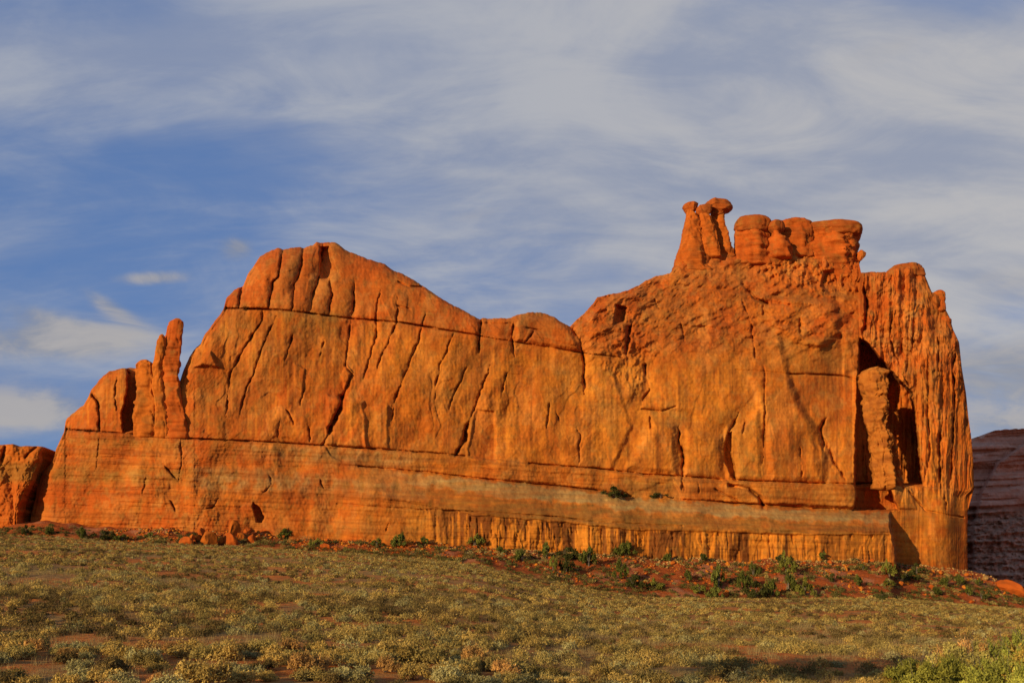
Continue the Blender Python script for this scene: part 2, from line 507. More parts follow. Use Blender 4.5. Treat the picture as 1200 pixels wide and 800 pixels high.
# cracks running down the wall: points (u, v), half width px, depth m, rounding of the blocks beside it m
CR = [
    ([(332, 291), (326, 325), (320, 330), (318, 345), (314, 361)], 1.0, 3.0, 2.2),
    ([(356, 289), (351, 320), (345, 335), (344, 355), (342, 364)], 1.0, 3.0, 2.2),
    ([(378, 286), (375, 322), (365, 352), (363, 368)], 1.1, 3.0, 2.2),
    ([(387, 328), (389, 345), (386, 369)], 1.0, 2.6, 1.6),
    ([(415, 330), (416, 352), (411, 373)], 1.0, 2.6, 1.6),
    ([(412, 375), (407, 408), (405, 428), (412, 438), (404, 460)], 0.9, 2.0, 0.9),
    ([(404, 458), (397, 480), (390, 498), (378, 522)], 2.2, 5.0, 1.2),
    ([(446, 340), (440, 368), (441, 376), (440, 395), (426, 445)], 0.9, 2.2, 1.2),
    ([(466, 348), (465, 378), (462, 385), (446, 420), (440, 440)], 0.8, 2.0, 0.9),
    ([(499, 365), (495, 383), (487, 408), (467, 458), (458, 480)], 0.8, 1.8, 0.6),
    ([(285, 335), (281, 348), (279, 361)], 1.2, 3.0, 1.8),
    ([(308, 363), (307, 375), (285, 410), (271, 435), (266, 462)], 1.0, 2.2, 0.9),
    ([(324, 370), (307, 408), (300, 430), (287, 460), (280, 490)], 0.9, 1.9, 0.7),
    ([(344, 392), (334, 422)], 1.0, 2.4, 0.6), ([(380, 400), (375, 418)], 0.9, 2.0, 0.5),
    ([(356, 455), (352, 475)], 0.9, 2.0, 0.4), ([(335, 480), (342, 490), (345, 497)], 0.9, 1.8, 0.3), ([(328, 490), (325, 512)], 0.9, 1.8, 0.4), ([(464, 462), (459, 492)], 0.8, 1.6, 0.5),
    ([(267, 460), (265, 488)], 1.0, 2.2, 0.5), ([(362, 500), (363, 518)], 0.9, 2.0, 0.3),
    ([(564, 373), (562, 394), (561, 413)], 1.2, 3.2, 1.2),
    ([(532, 390), (516, 428), (511, 455), (510, 467)], 0.8, 1.9, 0.5), ([(547, 430), (532, 462), (525, 480)], 0.8, 1.8, 0.5),
    ([(575, 428), (566, 452), (555, 482), (547, 498)], 0.9, 2.0, 0.7),
    ([(549, 496), (546, 502), (545, 515), (534, 533)], 2.0, 5.0, 0.7),
    ([(595, 437), (588, 459)], 0.9, 2.2, 0.4), ([(602, 376), (600, 398), (603, 418)], 1.0, 2.6, 1.0), ([(627, 385), (615, 402)], 0.8, 2.0, 0.5),
    ([(667, 381), (680, 398), (684, 420), (685, 440), (685, 462)], 1.3, 3.4, 1.4),
    ([(644, 470), (641, 502)], 0.8, 1.5, 0.3), ([(651, 480), (657, 494)], 0.9, 1.8, 0.3),
    ([(675, 500), (680, 512), (678, 545)], 0.9, 1.7, 0.3), ([(760, 447), (761, 457), (752, 471)], 0.9, 2.2, 0.5), ([(763, 488), (762, 503)], 0.9, 2.0, 0.3),
    ([(741, 376), (737, 395), (734, 414)], 2.4, 4.2, 1.2), ([(756, 426), (757, 440)], 2.0, 3.2, 0.5),
    ([(796, 497), (795, 515), (800, 528), (800, 558)], 1.3, 3.2, 0.8), ([(867, 483), (862, 492), (853, 508)], 1.1, 2.6, 1.0),
    ([(873, 490), (870, 508)], 0.9, 1.8, 0.3),
    ([(896, 430), (896, 500), (894, 543)], 0.9, 2.0, 0.6), ([(870, 350), (880, 380), (885, 418), (892, 420)], 1.0, 2.2, 0.7),
    ([(937, 372), (939, 392)], 1.0, 2.2, 0.5), ([(967, 515), (977, 540), (992, 564)], 1.0, 2.2, 0.6), ([(968, 490), (962, 503), (966, 528)], 1.6, 3.2, 0.6),
    ([(937, 520), (940, 562)], 0.8, 1.6, 0.4), ([(896, 352), (894, 370)], 1.0, 2.0, 0.4), ([(798, 378), (803, 400)], 0.9, 2.0, 0.5), ([(766, 350), (773, 362)], 1.2, 2.4, 0.6),
    ([(107, 461), (116, 475), (117, 506)], 1.3, 3.2, 1.4), ([(137, 440), (134, 465), (137, 480)], 0.8, 1.6, 0.6), ([(117, 507), (111, 560)], 0.6, 0.7, 0.1), ([(171, 558), (167, 578)], 0.8, 1.4, 0.2),
    ([(193, 546), (207, 561)], 0.8, 1.6, 0.3), ([(200, 586), (205, 600)], 0.9, 1.8, 0.2), ([(212, 515), (213, 545), (209, 562)], 0.7, 1.5, 0.4),
    ([(1012, 332), (1016, 352), (1015, 372), (1011, 400)], 2.2, 5.0, 2.0), ([(1057, 392), (1059, 440), (1070, 462)], 0.9, 1.8, 0.5),
    ([(1103, 498), (1100, 530), (1103, 572)], 1.8, 3.6, 1.2), ([(1117, 440), (1119, 470), (1115, 545), (1112, 572)], 1.1, 2.6, 1.2), ([(1088, 420), (1087, 470), (1090, 530), (1085, 560)], 0.9, 2.2, 0.9),
    ([(1108, 580), (1110, 605)], 1.2, 2.2, 0.5), ([(1121, 400), (1116, 435), (1119, 455)], 1.3, 2.8, 1.0), ([(1074, 500), (1080, 550)], 1.0, 2.0, 0.8),
    ([(1060, 440), (1066, 418)], 0.9, 1.6, 0.3), ([(1045, 365), (1043, 400), (1055, 428)], 1.0, 2.2, 0.7), ([(1072, 370), (1070, 410)], 0.9, 2.0, 0.7), ([(1099, 395), (1101, 440)], 1.1, 2.4, 0.9),
    ([(800, 563), (803, 578)], 0.9, 1.6, 0.2), ([(817, 562), (819, 577)], 0.9, 1.8, 0.2), ([(800, 557), (799, 574)], 0.9, 1.6, 0.2),
    ([(256, 583), (250, 594), (240, 596)], 0.8, 1.5, 0.2), ([(316, 557), (319, 567), (306, 580)], 0.8, 1.4, 0.2), ([(375, 562), (381, 574)], 0.8, 1.4, 0.2), ([(456, 612), (452, 622)], 1.1, 2.0, 0.2),
]
# cracks running along the wall
CH = [
    ([(263, 361), (330, 363), (400, 372), (470, 378), (500, 383), (560, 393)], 0.85, 2.2, 0.6),
    ([(560, 393), (600, 400), (680, 413), (730, 419)], 0.6, 1.2, 0.3),
    ([(78, 503), (140, 507), (190, 512), (228, 514), (300, 517), (380, 522), (440, 526), (500, 530), (545, 534)], 0.8, 1.9, 0.4),
    ([(620, 543), (700, 549), (760, 556), (800, 558), (850, 562), (920, 565), (1004, 567)], 0.9, 2.2, 0.5),
    ([(420, 546), (500, 553), (560, 560), (620, 566), (700, 574), (740, 581)], 0.7, 1.4, 0.3),
    ([(830, 586), (860, 589), (950, 595), (1005, 597), (1040, 598)], 0.8, 1.8, 0.3),
    ([(395, 590), (450, 594), (498, 597)], 0.6, 1.0, 0.2),
    ([(855, 568), (878, 573), (890, 582), (895, 594)], 2.0, 3.2, 0.3),
    ([(838, 573), (852, 580), (867, 587)], 0.8, 1.5, 0.1),
    ([(500, 597), (580, 600), (650, 605), (700, 611), (800, 616)], 0.7, 1.2, 0.1),
    ([(925, 438), (967, 439), (992, 441), (1004, 445)], 0.9, 1.5, 0.4), ([(862, 433), (900, 435), (925, 438)], 0.5, 0.7, 0.2),
    ([(752, 479), (775, 482), (792, 476)], 0.9, 1.8, 0.3), ([(905, 622), (1043, 624)], 0.6, 0.9, 0.1), ([(1065, 575), (1085, 598), (1110, 603), (1137, 606)], 0.9, 1.6, 0.2),
    ([(871, 333), (885, 350), (900, 356)], 1.4, 2.8, 0.8), ([(905, 355), (925, 357)], 1.2, 2.0, 0.4), ([(617, 384), (634, 387)], 0.9, 1.6, 0.4), ([(466, 358), (480, 362)], 0.9, 1.4, 0.3),
    ([(467, 330), (480, 336), (495, 336)], 0.8, 1.6, 0.5), ([(630, 395), (675, 405)], 0.5, 0.5, 0.1),
]
# slabs: polygon, offset toward the viewer in metres, edge softness px
PO = [
    ([(376, 290), (385, 290), (393, 318), (384, 327), (376, 326)], -5.5, 2.5),
    ([(722, 357), (735, 361), (732, 378), (720, 380)], -5.5, 1.5),
    ([(148, 428), (161, 428), (161, 462), (155, 485), (156, 504), (145, 507), (142, 485), (149, 462)], -8, 1.3),
    ([(700, 348), (716, 346), (700, 362), (690, 372), (673, 382), (670, 380), (685, 366)], -2.5, 2),
    ([(297, 588), (303, 592), (309, 604), (306, 612), (300, 612), (298, 602)], -4, 1.0),
    ([(1008, 398), (1014, 400), (1034, 423), (1053, 446), (1067, 460), (1073, 500), (1080, 567), (1003, 567), (1004, 500)], -27, 2.2),
    ([(1003, 566), (1040, 566), (1046, 580), (1052, 597), (1000, 597), (1004, 582)], -15, 1.2),
    ([(853, 507), (858, 506), (857, 530), (863, 562), (857, 558), (849, 536), (849, 520)], -4.5, 0.9),
    ([(930, 350), (975, 352), (985, 372), (982, 395), (960, 408), (930, 398), (905, 382), (900, 365)], 3.0, 5),
    ([(966, 318), (982, 316), (985, 342), (972, 345), (962, 335)], -4, 2),
    ([(912, 385), (925, 445), (936, 475), (955, 500), (966, 525), (968, 563), (1003, 563), (1003, 445), (985, 392), (950, 360)], -2.0, 5),
    ([(880, 440), (925, 442), (950, 500), (962, 562), (905, 562), (898, 500)], 1.6, 5),
    ([(745, 400), (770, 420), (752, 478), (800, 480), (850, 500), (852, 562), (715, 552), (740, 500), (720, 440)], -1.1, 3),
    ([(688, 385), (735, 380), (742, 412), (760, 450), (735, 470), (690, 440)], 1.3, 6),
    ([(768, 495), (790, 498), (793, 555), (735, 548), (752, 520)], 2.0, 5),
    ([(805, 505), (845, 512), (846, 560), (803, 556)], 1.4, 4),
    ([(862, 505), (888, 480), (892, 560), (866, 560)], 1.3, 4),
    ([(560, 378), (600, 378), (600, 396), (563, 392)], -1.0, 1.5),
    ([(605, 372), (650, 374), (665, 384), (680, 410), (640, 404), (606, 398)], 1.3, 3),
    ([(384, 462), (400, 468), (425, 470), (430, 525), (382, 520)], 1.2, 2.5),
    ([(425, 480), (455, 475), (455, 525), (427, 525)], 0.9, 2.5),
    ([(383, 524), (423, 526), (418, 537), (400, 540), (388, 534)], -0.8, 1.0),
    ([(558, 480), (580, 482), (580, 540), (548, 536)], -0.9, 1.6),
    ([(246, 412), (256, 430), (238, 428), (228, 430)], 1.4, 1.5),
    ([(406, 428), (413, 436), (404, 456), (400, 440)], 1.2, 1.0),
    ([(345, 425), (358, 432), (354, 458), (346, 452)], 0.8, 1.0),
    ([(790, 562), (1003, 570), (1003, 594), (862, 588), (800, 584)], 1.4, 1.2),
    ([(548, 536), (700, 551), (790, 560), (740, 578), (600, 562)], 0.6, 2.0),
    ([(1046, 570), (1068, 572), (1074, 596), (1050, 596)], 1.0, 1.5),
    ([(1061, 350), (1082, 356), (1078, 400), (1058, 395)], 1.6, 2), ([(1085, 345), (1105, 362), (1108, 390), (1090, 385)], -1.6, 3),
    ([(985, 350), (1007, 352), (1008, 430), (990, 436)], 1.2, 3),
]
# stain patches: polygon, colour, weight, softness px
C_BASE = np.array([0.43, 0.109, 0.011])
C_RED = np.array([0.40, 0.081, 0.009])
C_YEL = np.array([0.50, 0.162, 0.015])
C_OLV = np.array([0.25, 0.115, 0.021])
C_DRK = np.array([0.19, 0.052, 0.010])
C_GRY = np.array([0.32, 0.180, 0.055])
CS = [
    ([(325, 362), (400, 366), (392, 390), (350, 396), (330, 380)], C_OLV, 0.8, 9), ([(332, 305), (352, 305), (352, 322), (334, 324)], C_GRY, 0.55, 5),
    ([(300, 405), (320, 440), (300, 500), (240, 500), (230, 470), (260, 430)], C_OLV, 0.45, 16), ([(366, 325), (392, 325), (392, 370), (362, 368)], C_OLV, 0.75, 6),
    ([(345, 325), (365, 330), (360, 365), (343, 362)], C_OLV, 0.4, 6), ([(388, 325), (412, 330), (410, 370), (390, 368)], C_YEL, 0.5, 6), ([(255, 370), (300, 366), (300, 400), (250, 400)], C_OLV, 0.5, 10),
    ([(228, 548), (330, 552), (420, 562), (500, 572), (500, 585), (380, 578), (228, 572)], C_GRY, 0.75, 6), ([(60, 545), (226, 550), (226, 568), (60, 566)], C_OLV, 0.8, 5),
    ([(80, 508), (150, 512), (228, 516), (228, 524), (80, 520)], C_OLV, 0.7, 6), ([(275, 520), (380, 524), (460, 530), (500, 540), (440, 548), (360, 540), (280, 534)], C_GRY, 0.8, 7),
    ([(560, 396), (590, 400), (585, 420), (560, 432), (545, 425)], C_DRK, 0.75, 5), ([(568, 376), (600, 376), (598, 396), (566, 392)], C_DRK, 0.55, 4), ([(600, 376), (635, 372), (630, 388), (610, 398)], C_DRK, 0.45, 5),
    ([(300, 385), (360, 390), (340, 430), (300, 420)], C_OLV, 0.4, 12), ([(430, 385), (560, 400), (540, 470), (440, 460)], C_YEL, 0.5, 16),
    ([(640, 425), (665, 430), (662, 442), (648, 440)], C_GRY, 0.7, 4), ([(640, 455), (655, 455), (652, 470), (640, 470)], C_GRY, 0.6, 4), ([(700, 475), (718, 470), (712, 485), (698, 486)], C_GRY, 0.6, 4),
    ([(600, 400), (860, 430), (870, 560), (560, 530), (575, 440)], C_YEL, 0.75, 22), ([(860, 430), (900, 440), (895, 560), (850, 560)], C_YEL, 0.5, 10),
    ([(775, 495), (795, 520), (760, 550), (740, 545)], C_DRK, 0.55, 6), ([(758, 478), (800, 482), (812, 500), (790, 500), (765, 492)], C_OLV, 0.8, 5),
    ([(865, 530), (895, 530), (895, 556), (870, 556)], C_OLV, 0.8, 6), ([(925, 445), (1000, 445), (1002, 500), (935, 490)], C_RED, 0.5, 9), ([(955, 450), (985, 450), (985, 490), (965, 500)], C_DRK, 0.45, 6),
    ([(960, 505), (1000, 500), (1002, 560), (968, 560)], C_YEL, 0.5, 8), ([(700, 565), (750, 560), (790, 566), (770, 585), (720, 578)], C_OLV, 0.75, 6), ([(885, 568), (960, 572), (960, 590), (895, 590)], C_OLV, 0.65, 8),
    ([(755, 572), (800, 560), (790, 584)], C_OLV, 0.5, 5), ([(900, 390), (1003, 400), (1003, 438), (925, 436)], C_OLV, 0.5, 8),
    ([(960, 568), (1003, 570), (1003, 597), (960, 595)], C_YEL, 0.7, 5), ([(1045, 570), (1066, 572), (1068, 590), (1060, 596)], C_OLV, 0.9, 4),
    ([(700, 350), (860, 330), (870, 400), (770, 430), (745, 400)], C_DRK, 0.30, 18), ([(805, 320), (860, 310), (920, 350), (860, 345)], C_DRK, 0.40, 10), ([(870, 345), (1000, 330), (1005, 350), (920, 352)], C_OLV, 0.6, 7),
    ([(1075, 320), (1092, 340), (1095, 362), (1068, 352)], C_GRY, 0.6, 5), ([(1040, 396), (1054, 396), (1052, 425), (1040, 420)], C_GRY, 0.6, 4), ([(1060, 365), (1078, 368), (1076, 400), (1062, 396)], C_GRY, 0.6, 4),
    ([(1090, 425), (1100, 425), (1100, 500), (1089, 500)], C_GRY, 0.5, 4), ([(1010, 322), (1035, 322), (1030, 360), (1012, 365)], C_DRK, 0.5, 5), ([(1090, 365), (1120, 390), (1122, 440), (1100, 420)], C_GRY, 0.35, 7),
    ([(1065, 575), (1136, 582), (1132, 665), (1055, 655), (1046, 600)], C_YEL, 0.8, 5),
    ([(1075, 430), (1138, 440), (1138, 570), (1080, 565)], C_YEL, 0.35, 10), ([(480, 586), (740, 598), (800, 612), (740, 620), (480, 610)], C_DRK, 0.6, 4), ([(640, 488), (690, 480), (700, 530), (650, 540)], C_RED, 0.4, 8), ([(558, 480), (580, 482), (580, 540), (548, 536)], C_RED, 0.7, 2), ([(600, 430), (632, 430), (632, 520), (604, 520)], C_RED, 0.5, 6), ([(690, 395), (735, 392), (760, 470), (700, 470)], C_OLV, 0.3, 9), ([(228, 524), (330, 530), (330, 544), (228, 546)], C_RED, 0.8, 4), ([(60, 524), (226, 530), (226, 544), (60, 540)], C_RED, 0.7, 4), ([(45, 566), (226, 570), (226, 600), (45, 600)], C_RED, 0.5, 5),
    ([(480, 575), (480, 600), (330, 585), (330, 572)], C_RED, 0.3, 6), ([(330, 592), (500, 602), (500, 630), (330, 632)], C_YEL, 0.3, 8),
]


def polydist(u, v, pts, soft):
    """signed distance (px) inside polygon, for points within the polygon's neighbourhood"""
    p = np.array(pts, float)
    n = len(p)
    d = np.full(u.shape, 1e9); ins = np.zeros(u.shape, bool)
    for i in range(n):
        a = p[i]; b = p[(i + 1) % n]
        ab = b - a
        t = np.clip(((u - a[0]) * ab[0] + (v - a[1]) * ab[1]) / (ab @ ab), 0, 1)
        dx = u - a[0] - t * ab[0]; dy = v - a[1] - t * ab[1]
        d = np.minimum(d, dx * dx + dy * dy)
        c = ((a[1] > v) != (b[1] > v)) & (u < (b[0] - a[0]) * (v - a[1]) / (b[1] - a[1] + 1e-9) + a[0])
        ins ^= c
    d = np.sqrt(d)
    return np.where(ins, d, -d)


def polyweight(u, v, pts, soft):
    p = np.array(pts, float)
    m = (u > p[:, 0].min() - 3 * soft) & (u < p[:, 0].max() + 3 * soft) & (v > p[:, 1].min() - 3 * soft) & (v < p[:, 1].max() + 3 * soft)
    w = np.zeros(u.shape)
    if m.any():
        s = polydist(u[m], v[m], pts, soft)
        w[m] = ss(s, -soft, soft)
    return w


def linedist(u, v, pts):
    """distance to a polyline and the position along it (0..1)"""
    p = np.array(pts, float); L = np.hypot(*(p[1:] - p[:-1]).T); tot = L.sum()
    best = np.full(u.shape, 1e9); pos = np.zeros(u.shape); acc = 0
    for i in range(len(p) - 1):
        a = p[i]; ab = p[i + 1] - a
        t = np.clip(((u - a[0]) * ab[0] + (v - a[1]) * ab[1]) / (ab @ ab), 0, 1)
        d = np.hypot(u - a[0] - t * ab[0], v - a[1] - t * ab[1])
        m = d < best
        best = np.where(m, d, best); pos = np.where(m, (acc + t * L[i]) / tot, pos)
        acc += L[i]
    return best, pos


def terrace(n, k, sharp=0.18):
    q = n * k
    f = np.floor(q); r = q - f
    return (f + ss(r, 0.5 - sharp, 0.5 + sharp)) / k


def depth_at(u, v, sild=None):
    """distance Y of the rock face at photo column u, row v"""
    sh = u.shape
    uw = u + 1.5 * fbm(u / 14, v / 14, 2.0, 2) + 0.6 * fbm(u / 4, v / 4, 6.0, 2)
    vw = v + 1.0 * fbm(u / 16, v / 16, 9.0, 2) + 0.4 * fbm(u / 4, v / 4, 12.0, 2)
    Y = Y0(u).copy()
    off = np.zeros(sh)
    a = vA(u); b = vB(u); c = vC(u)
    # the face leans back with height
    off -= np.clip(b - v, 0, 400) * 0.035
    # blocks over the upper joint lean back more, dome of the left hump
    off -= ss(u, 760, 560) * (np.clip(a - v, 0, 100) ** 1.35) * 0.030
    # right mass: slickrock slope under the summit blocks
    off -= ss(u, 660, 780) * ss(u, 1012, 1006) * (np.clip(410 - v, 0, 120) ** 1.25) * 0.055
    off -= ss(u, 1008, 1014) * (np.clip(400 - v, 0, 120)) * 0.05
    # tower turns away at its right end
    off -= ss(u, 1085, 1141) ** 2 * 5.5
    # left buttress stands forward; main wall set back beside it
    off += ss(u, 229.5, 226.5) * 0.25 * ss(v, 440, 470)
    off -= ss(u, 64, 36) * 5.0
    off -= ss(u, 226, 200) * ss(vw, 508, 504) * 1.2
    # strip between joints stands a little proud
    strip = ss(vw, b - 0.6, b + 0.8)
    off += strip * 1.3 * ss(u, 400, 620) * ss(u, 1142, 1100)
    off += ss(vw, b - 0.5, b + 0.6) * 0.5 * ss(u, 620, 380)
    # bench
    ue = u - (7 * ss(v, 612, 652) + 1.6 * fbm(u * 0 + 3, v / 9, 81.0, 3)) * ss(u, 1020, 1036)
    pr = prot(np.where(u > 1000, np.maximum(ue, 1000), u))
    top = c + 0.5
    LIP = pl(u, [(228, 16), (560, 40), (700, 38), (1043, 24)])
    bl = np.clip((vw - top) / LIP, 0, 1)
    off += pr * (bl ** 0.72)
    # undercut below the bench lip
    lip = top + LIP + 1.6 * fbm(u / 26, u * 0, 67.0, 3)
    off -= ss(vw, lip + 2, lip + 4) * 0.9 * ss(u, 420, 560) * ss(u, 1046, 1040)
    off += np.clip(v - lip, 0, 80) * 0.02
    # large soft relief
    off += 3.2 * fbm(u / 95, v / 120, 0.5, 2) + 1.0 * fbm(u / 34, v / 46, 3.5, 3)
    # exfoliation steps, arcs
    tz = fbm(u / 60, v / 95, 7.7, 2) + 0.12 * perlin(u / 12, v / 16, 4)
    off += 0.95 * (1 - 0.8 * ss(v, b - 4, b + 6)) * (0.35 + 0.65 * ss(fbm(u / 70, v / 70, 20.0, 2), -0.1, 0.3)) * terrace(tz, 3.0, 0.07) * (1 - 0.85 * ss(vw, c, c + 3) * ss(u, 300, 450))
    tz2 = fbm(u / 16, v / 34, 17.7, 3)
    off += 0.30 * ss(fbm(u / 80, v / 80, 19.0, 2), 0.0, 0.4) * terrace(tz2, 3.0, 0.14) * (1 - 0.8 * ss(vw, c, c + 3) * ss(u, 300, 450))
    # slanting fluting of the left hump, straight fluting of the middle wall
    sl = u + 0.42 * (v - 400)
    off += 0.22 * fbm(sl / 18, v / 110, 21.0, 2) * ss(u, 760, 480) * ss(vw, b, b - 8)
    off += 0.08 * fbm(u / 5, v / 110, 25.0, 2) * ss(vw, b, b - 5)
    # rough broken rock of the tower and under the summit
    rt = ss(u, 1008, 1014)
    rough_t = rt * ss(v, 560, 420)
    off += rt * ss(v, 600, 560) * 1.5 * terrace(fbm(u / 9, v / 85, 37.0, 3), 3, 0.05)
    off += rt * ss(v, 600, 560) * (0.35 * ss(v, 400, 500) + 0.12) * ridged(u / 10 + 0.3 * fbm(u / 30, v / 40, 36.0, 2), v / 60, 30.0, 3)
    off += rt * ss(v, 566, 574) * 0.14 * ridged(u / 6, v / 80, 31.0, 2)
    off += rough_t * (0.75 * fbm(u / 11, v / 17, 33.0, 4) + 1.6 * terrace(fbm(u / 22, v / 34, 39.0, 2), 3, 0.06) + 0.9 * terrace(fbm(u / 10, v / 12, 35.0, 2), 3, 0.1))
    rg = polyweight(u, v, [(862, 300), (905, 296), (1010, 296), (1010, 345), (960, 345), (900, 330)], 8)
    off += rg * (1.8 * fbm(u / 7, v / 9, 41.0, 4) + 1.5 * terrace(fbm(u / 9, v / 10, 43.0, 2), 2.5, 0.1))
    up = ss(u, 670, 700) * ss(u, 1010, 1000) * ss(v, 440, 380)
    off += up * (0.7 * terrace(fbm(u / 140, (v - 0.10 * u) / 6.0, 50.0, 2), 3, .12) + 1.0 * fbm((u - 0.5 * v) / 16, (v + 0.5 * u) / 8, 47.0, 4) + 1.2 * terrace(fbm((u - .6 * v) / 30, (v + 0.45 * u) / 12, 49.0, 2), 3, 0.12))
    sw = polyweight(u, v, [(738, 360), (775, 420), (750, 470), (700, 430)], 10)
    off += sw * 0.7 * fbm(u / 5, v / 7, 53, 3)
    # bedding on the lower wall
    lowm = ss(vw, b, b + 4)
    off += lowm * 0.35 * terrace(fbm(u / 220, (v - 0.055 * u) / 7, 57.0, 3), 3, 0.2) * ss(u, 1090, 1040)
    off += lowm * 0.24 * fbm(u / 30, (v - 0.05 * u) / 4, 59.0, 3) * ss(u, 1060, 1030)
    # flutes in the lowest face
    fl = ss(v, lip + 3, lip + 6) * ss(u, 470, 560) * ss(u, 1046, 1040)
    off += fl * (0.10 * ridged(u / 11 , v / 50, 61.0, 2) - 0.55 * ss(fbm(u / 9, v / 70, 68.0, 3), 0.15, 0.22) + 0.9 * terrace(fbm(u / 22, v / 60, 65.0, 3), 3, .08))
    # fine relief
    off += 0.13 * fbm(u / 3.2, v / 4.2, 63.0, 3) * (1 - 0.85 * ss(vw, c, c + 2) * ss(u, 380, 520) * ss(vw, lip, lip - 3))
    # slabs and cracks
    for pts, dl, soft in PO:
        off += polyweight(uw, vw, pts, soft) * dl
    for pts, hw, dp, rd in CR:
        p = np.array(pts, float); hw = hw * 0.85 + 0.05; dp = dp * 0.85
        rd = rd * (0.8 if p[:, 1].max() < 375 else 0.5)
        m = (u > p[:, 0].min() - 14) & (u < p[:, 0].max() + 14) & (v > p[:, 1].min() - 3) & (v < p[:, 1].max() + 3)
        if not m.any(): continue
        d, q = linedist(uw[m], vw[m], pts)
        tp = np.minimum(ss(q, -0.02, 0.18), ss(q, 1.02, 0.80))
        wid = np.clip(1 + 1.3 * fbm(u[m] / 9, v[m] / 13, 73.0, 2), 0.35, 2.0)
        off[m] -= (dp * np.clip(wid, 0.5, 1.3) * np.exp(-(d / (hw * wid * (0.5 + 0.5 * tp))) ** 2) + 0.75 * rd * np.exp(-d / 3.6)) * (0.35 + 0.65 * tp)
    for pts, hw, dp, rd in CH:
        p = np.array(pts, float)
        m = (u > p[:, 0].min() - 3) & (u < p[:, 0].max() + 3) & (v > p[:, 1].min() - 10) & (v < p[:, 1].max() + 10)
        if not m.any(): continue
        d, q = linedist(u[m], vw[m] * 0.5 + v[m] * 0.5, pts)
        ir = 0.45 + 0.9 * np.clip(0.5 + 1.2 * fbm(u[m] / 18, v[m] / 18, 71.0, 2), 0, 1)
        off[m] -= dp * ir * np.exp(-(d / hw) ** 2) + rd * np.exp(-d / 2.6)
    # rounding toward the skyline
    if sild is not None:
        r = pl(u, [(36, 12), (100, 13), (215, 12), (290, 20), (450, 16), (560, 11), (660, 13), (700, 15), (780, 9), (1000, 5), (1020, 6), (1100, 7), (1141, 5)])
        k = np.clip(1 - sild / r, 0, 1)
        off -= r * 0.34 * (1 - np.sqrt(np.maximum(1 - k * k, 0)))
    return Y - off


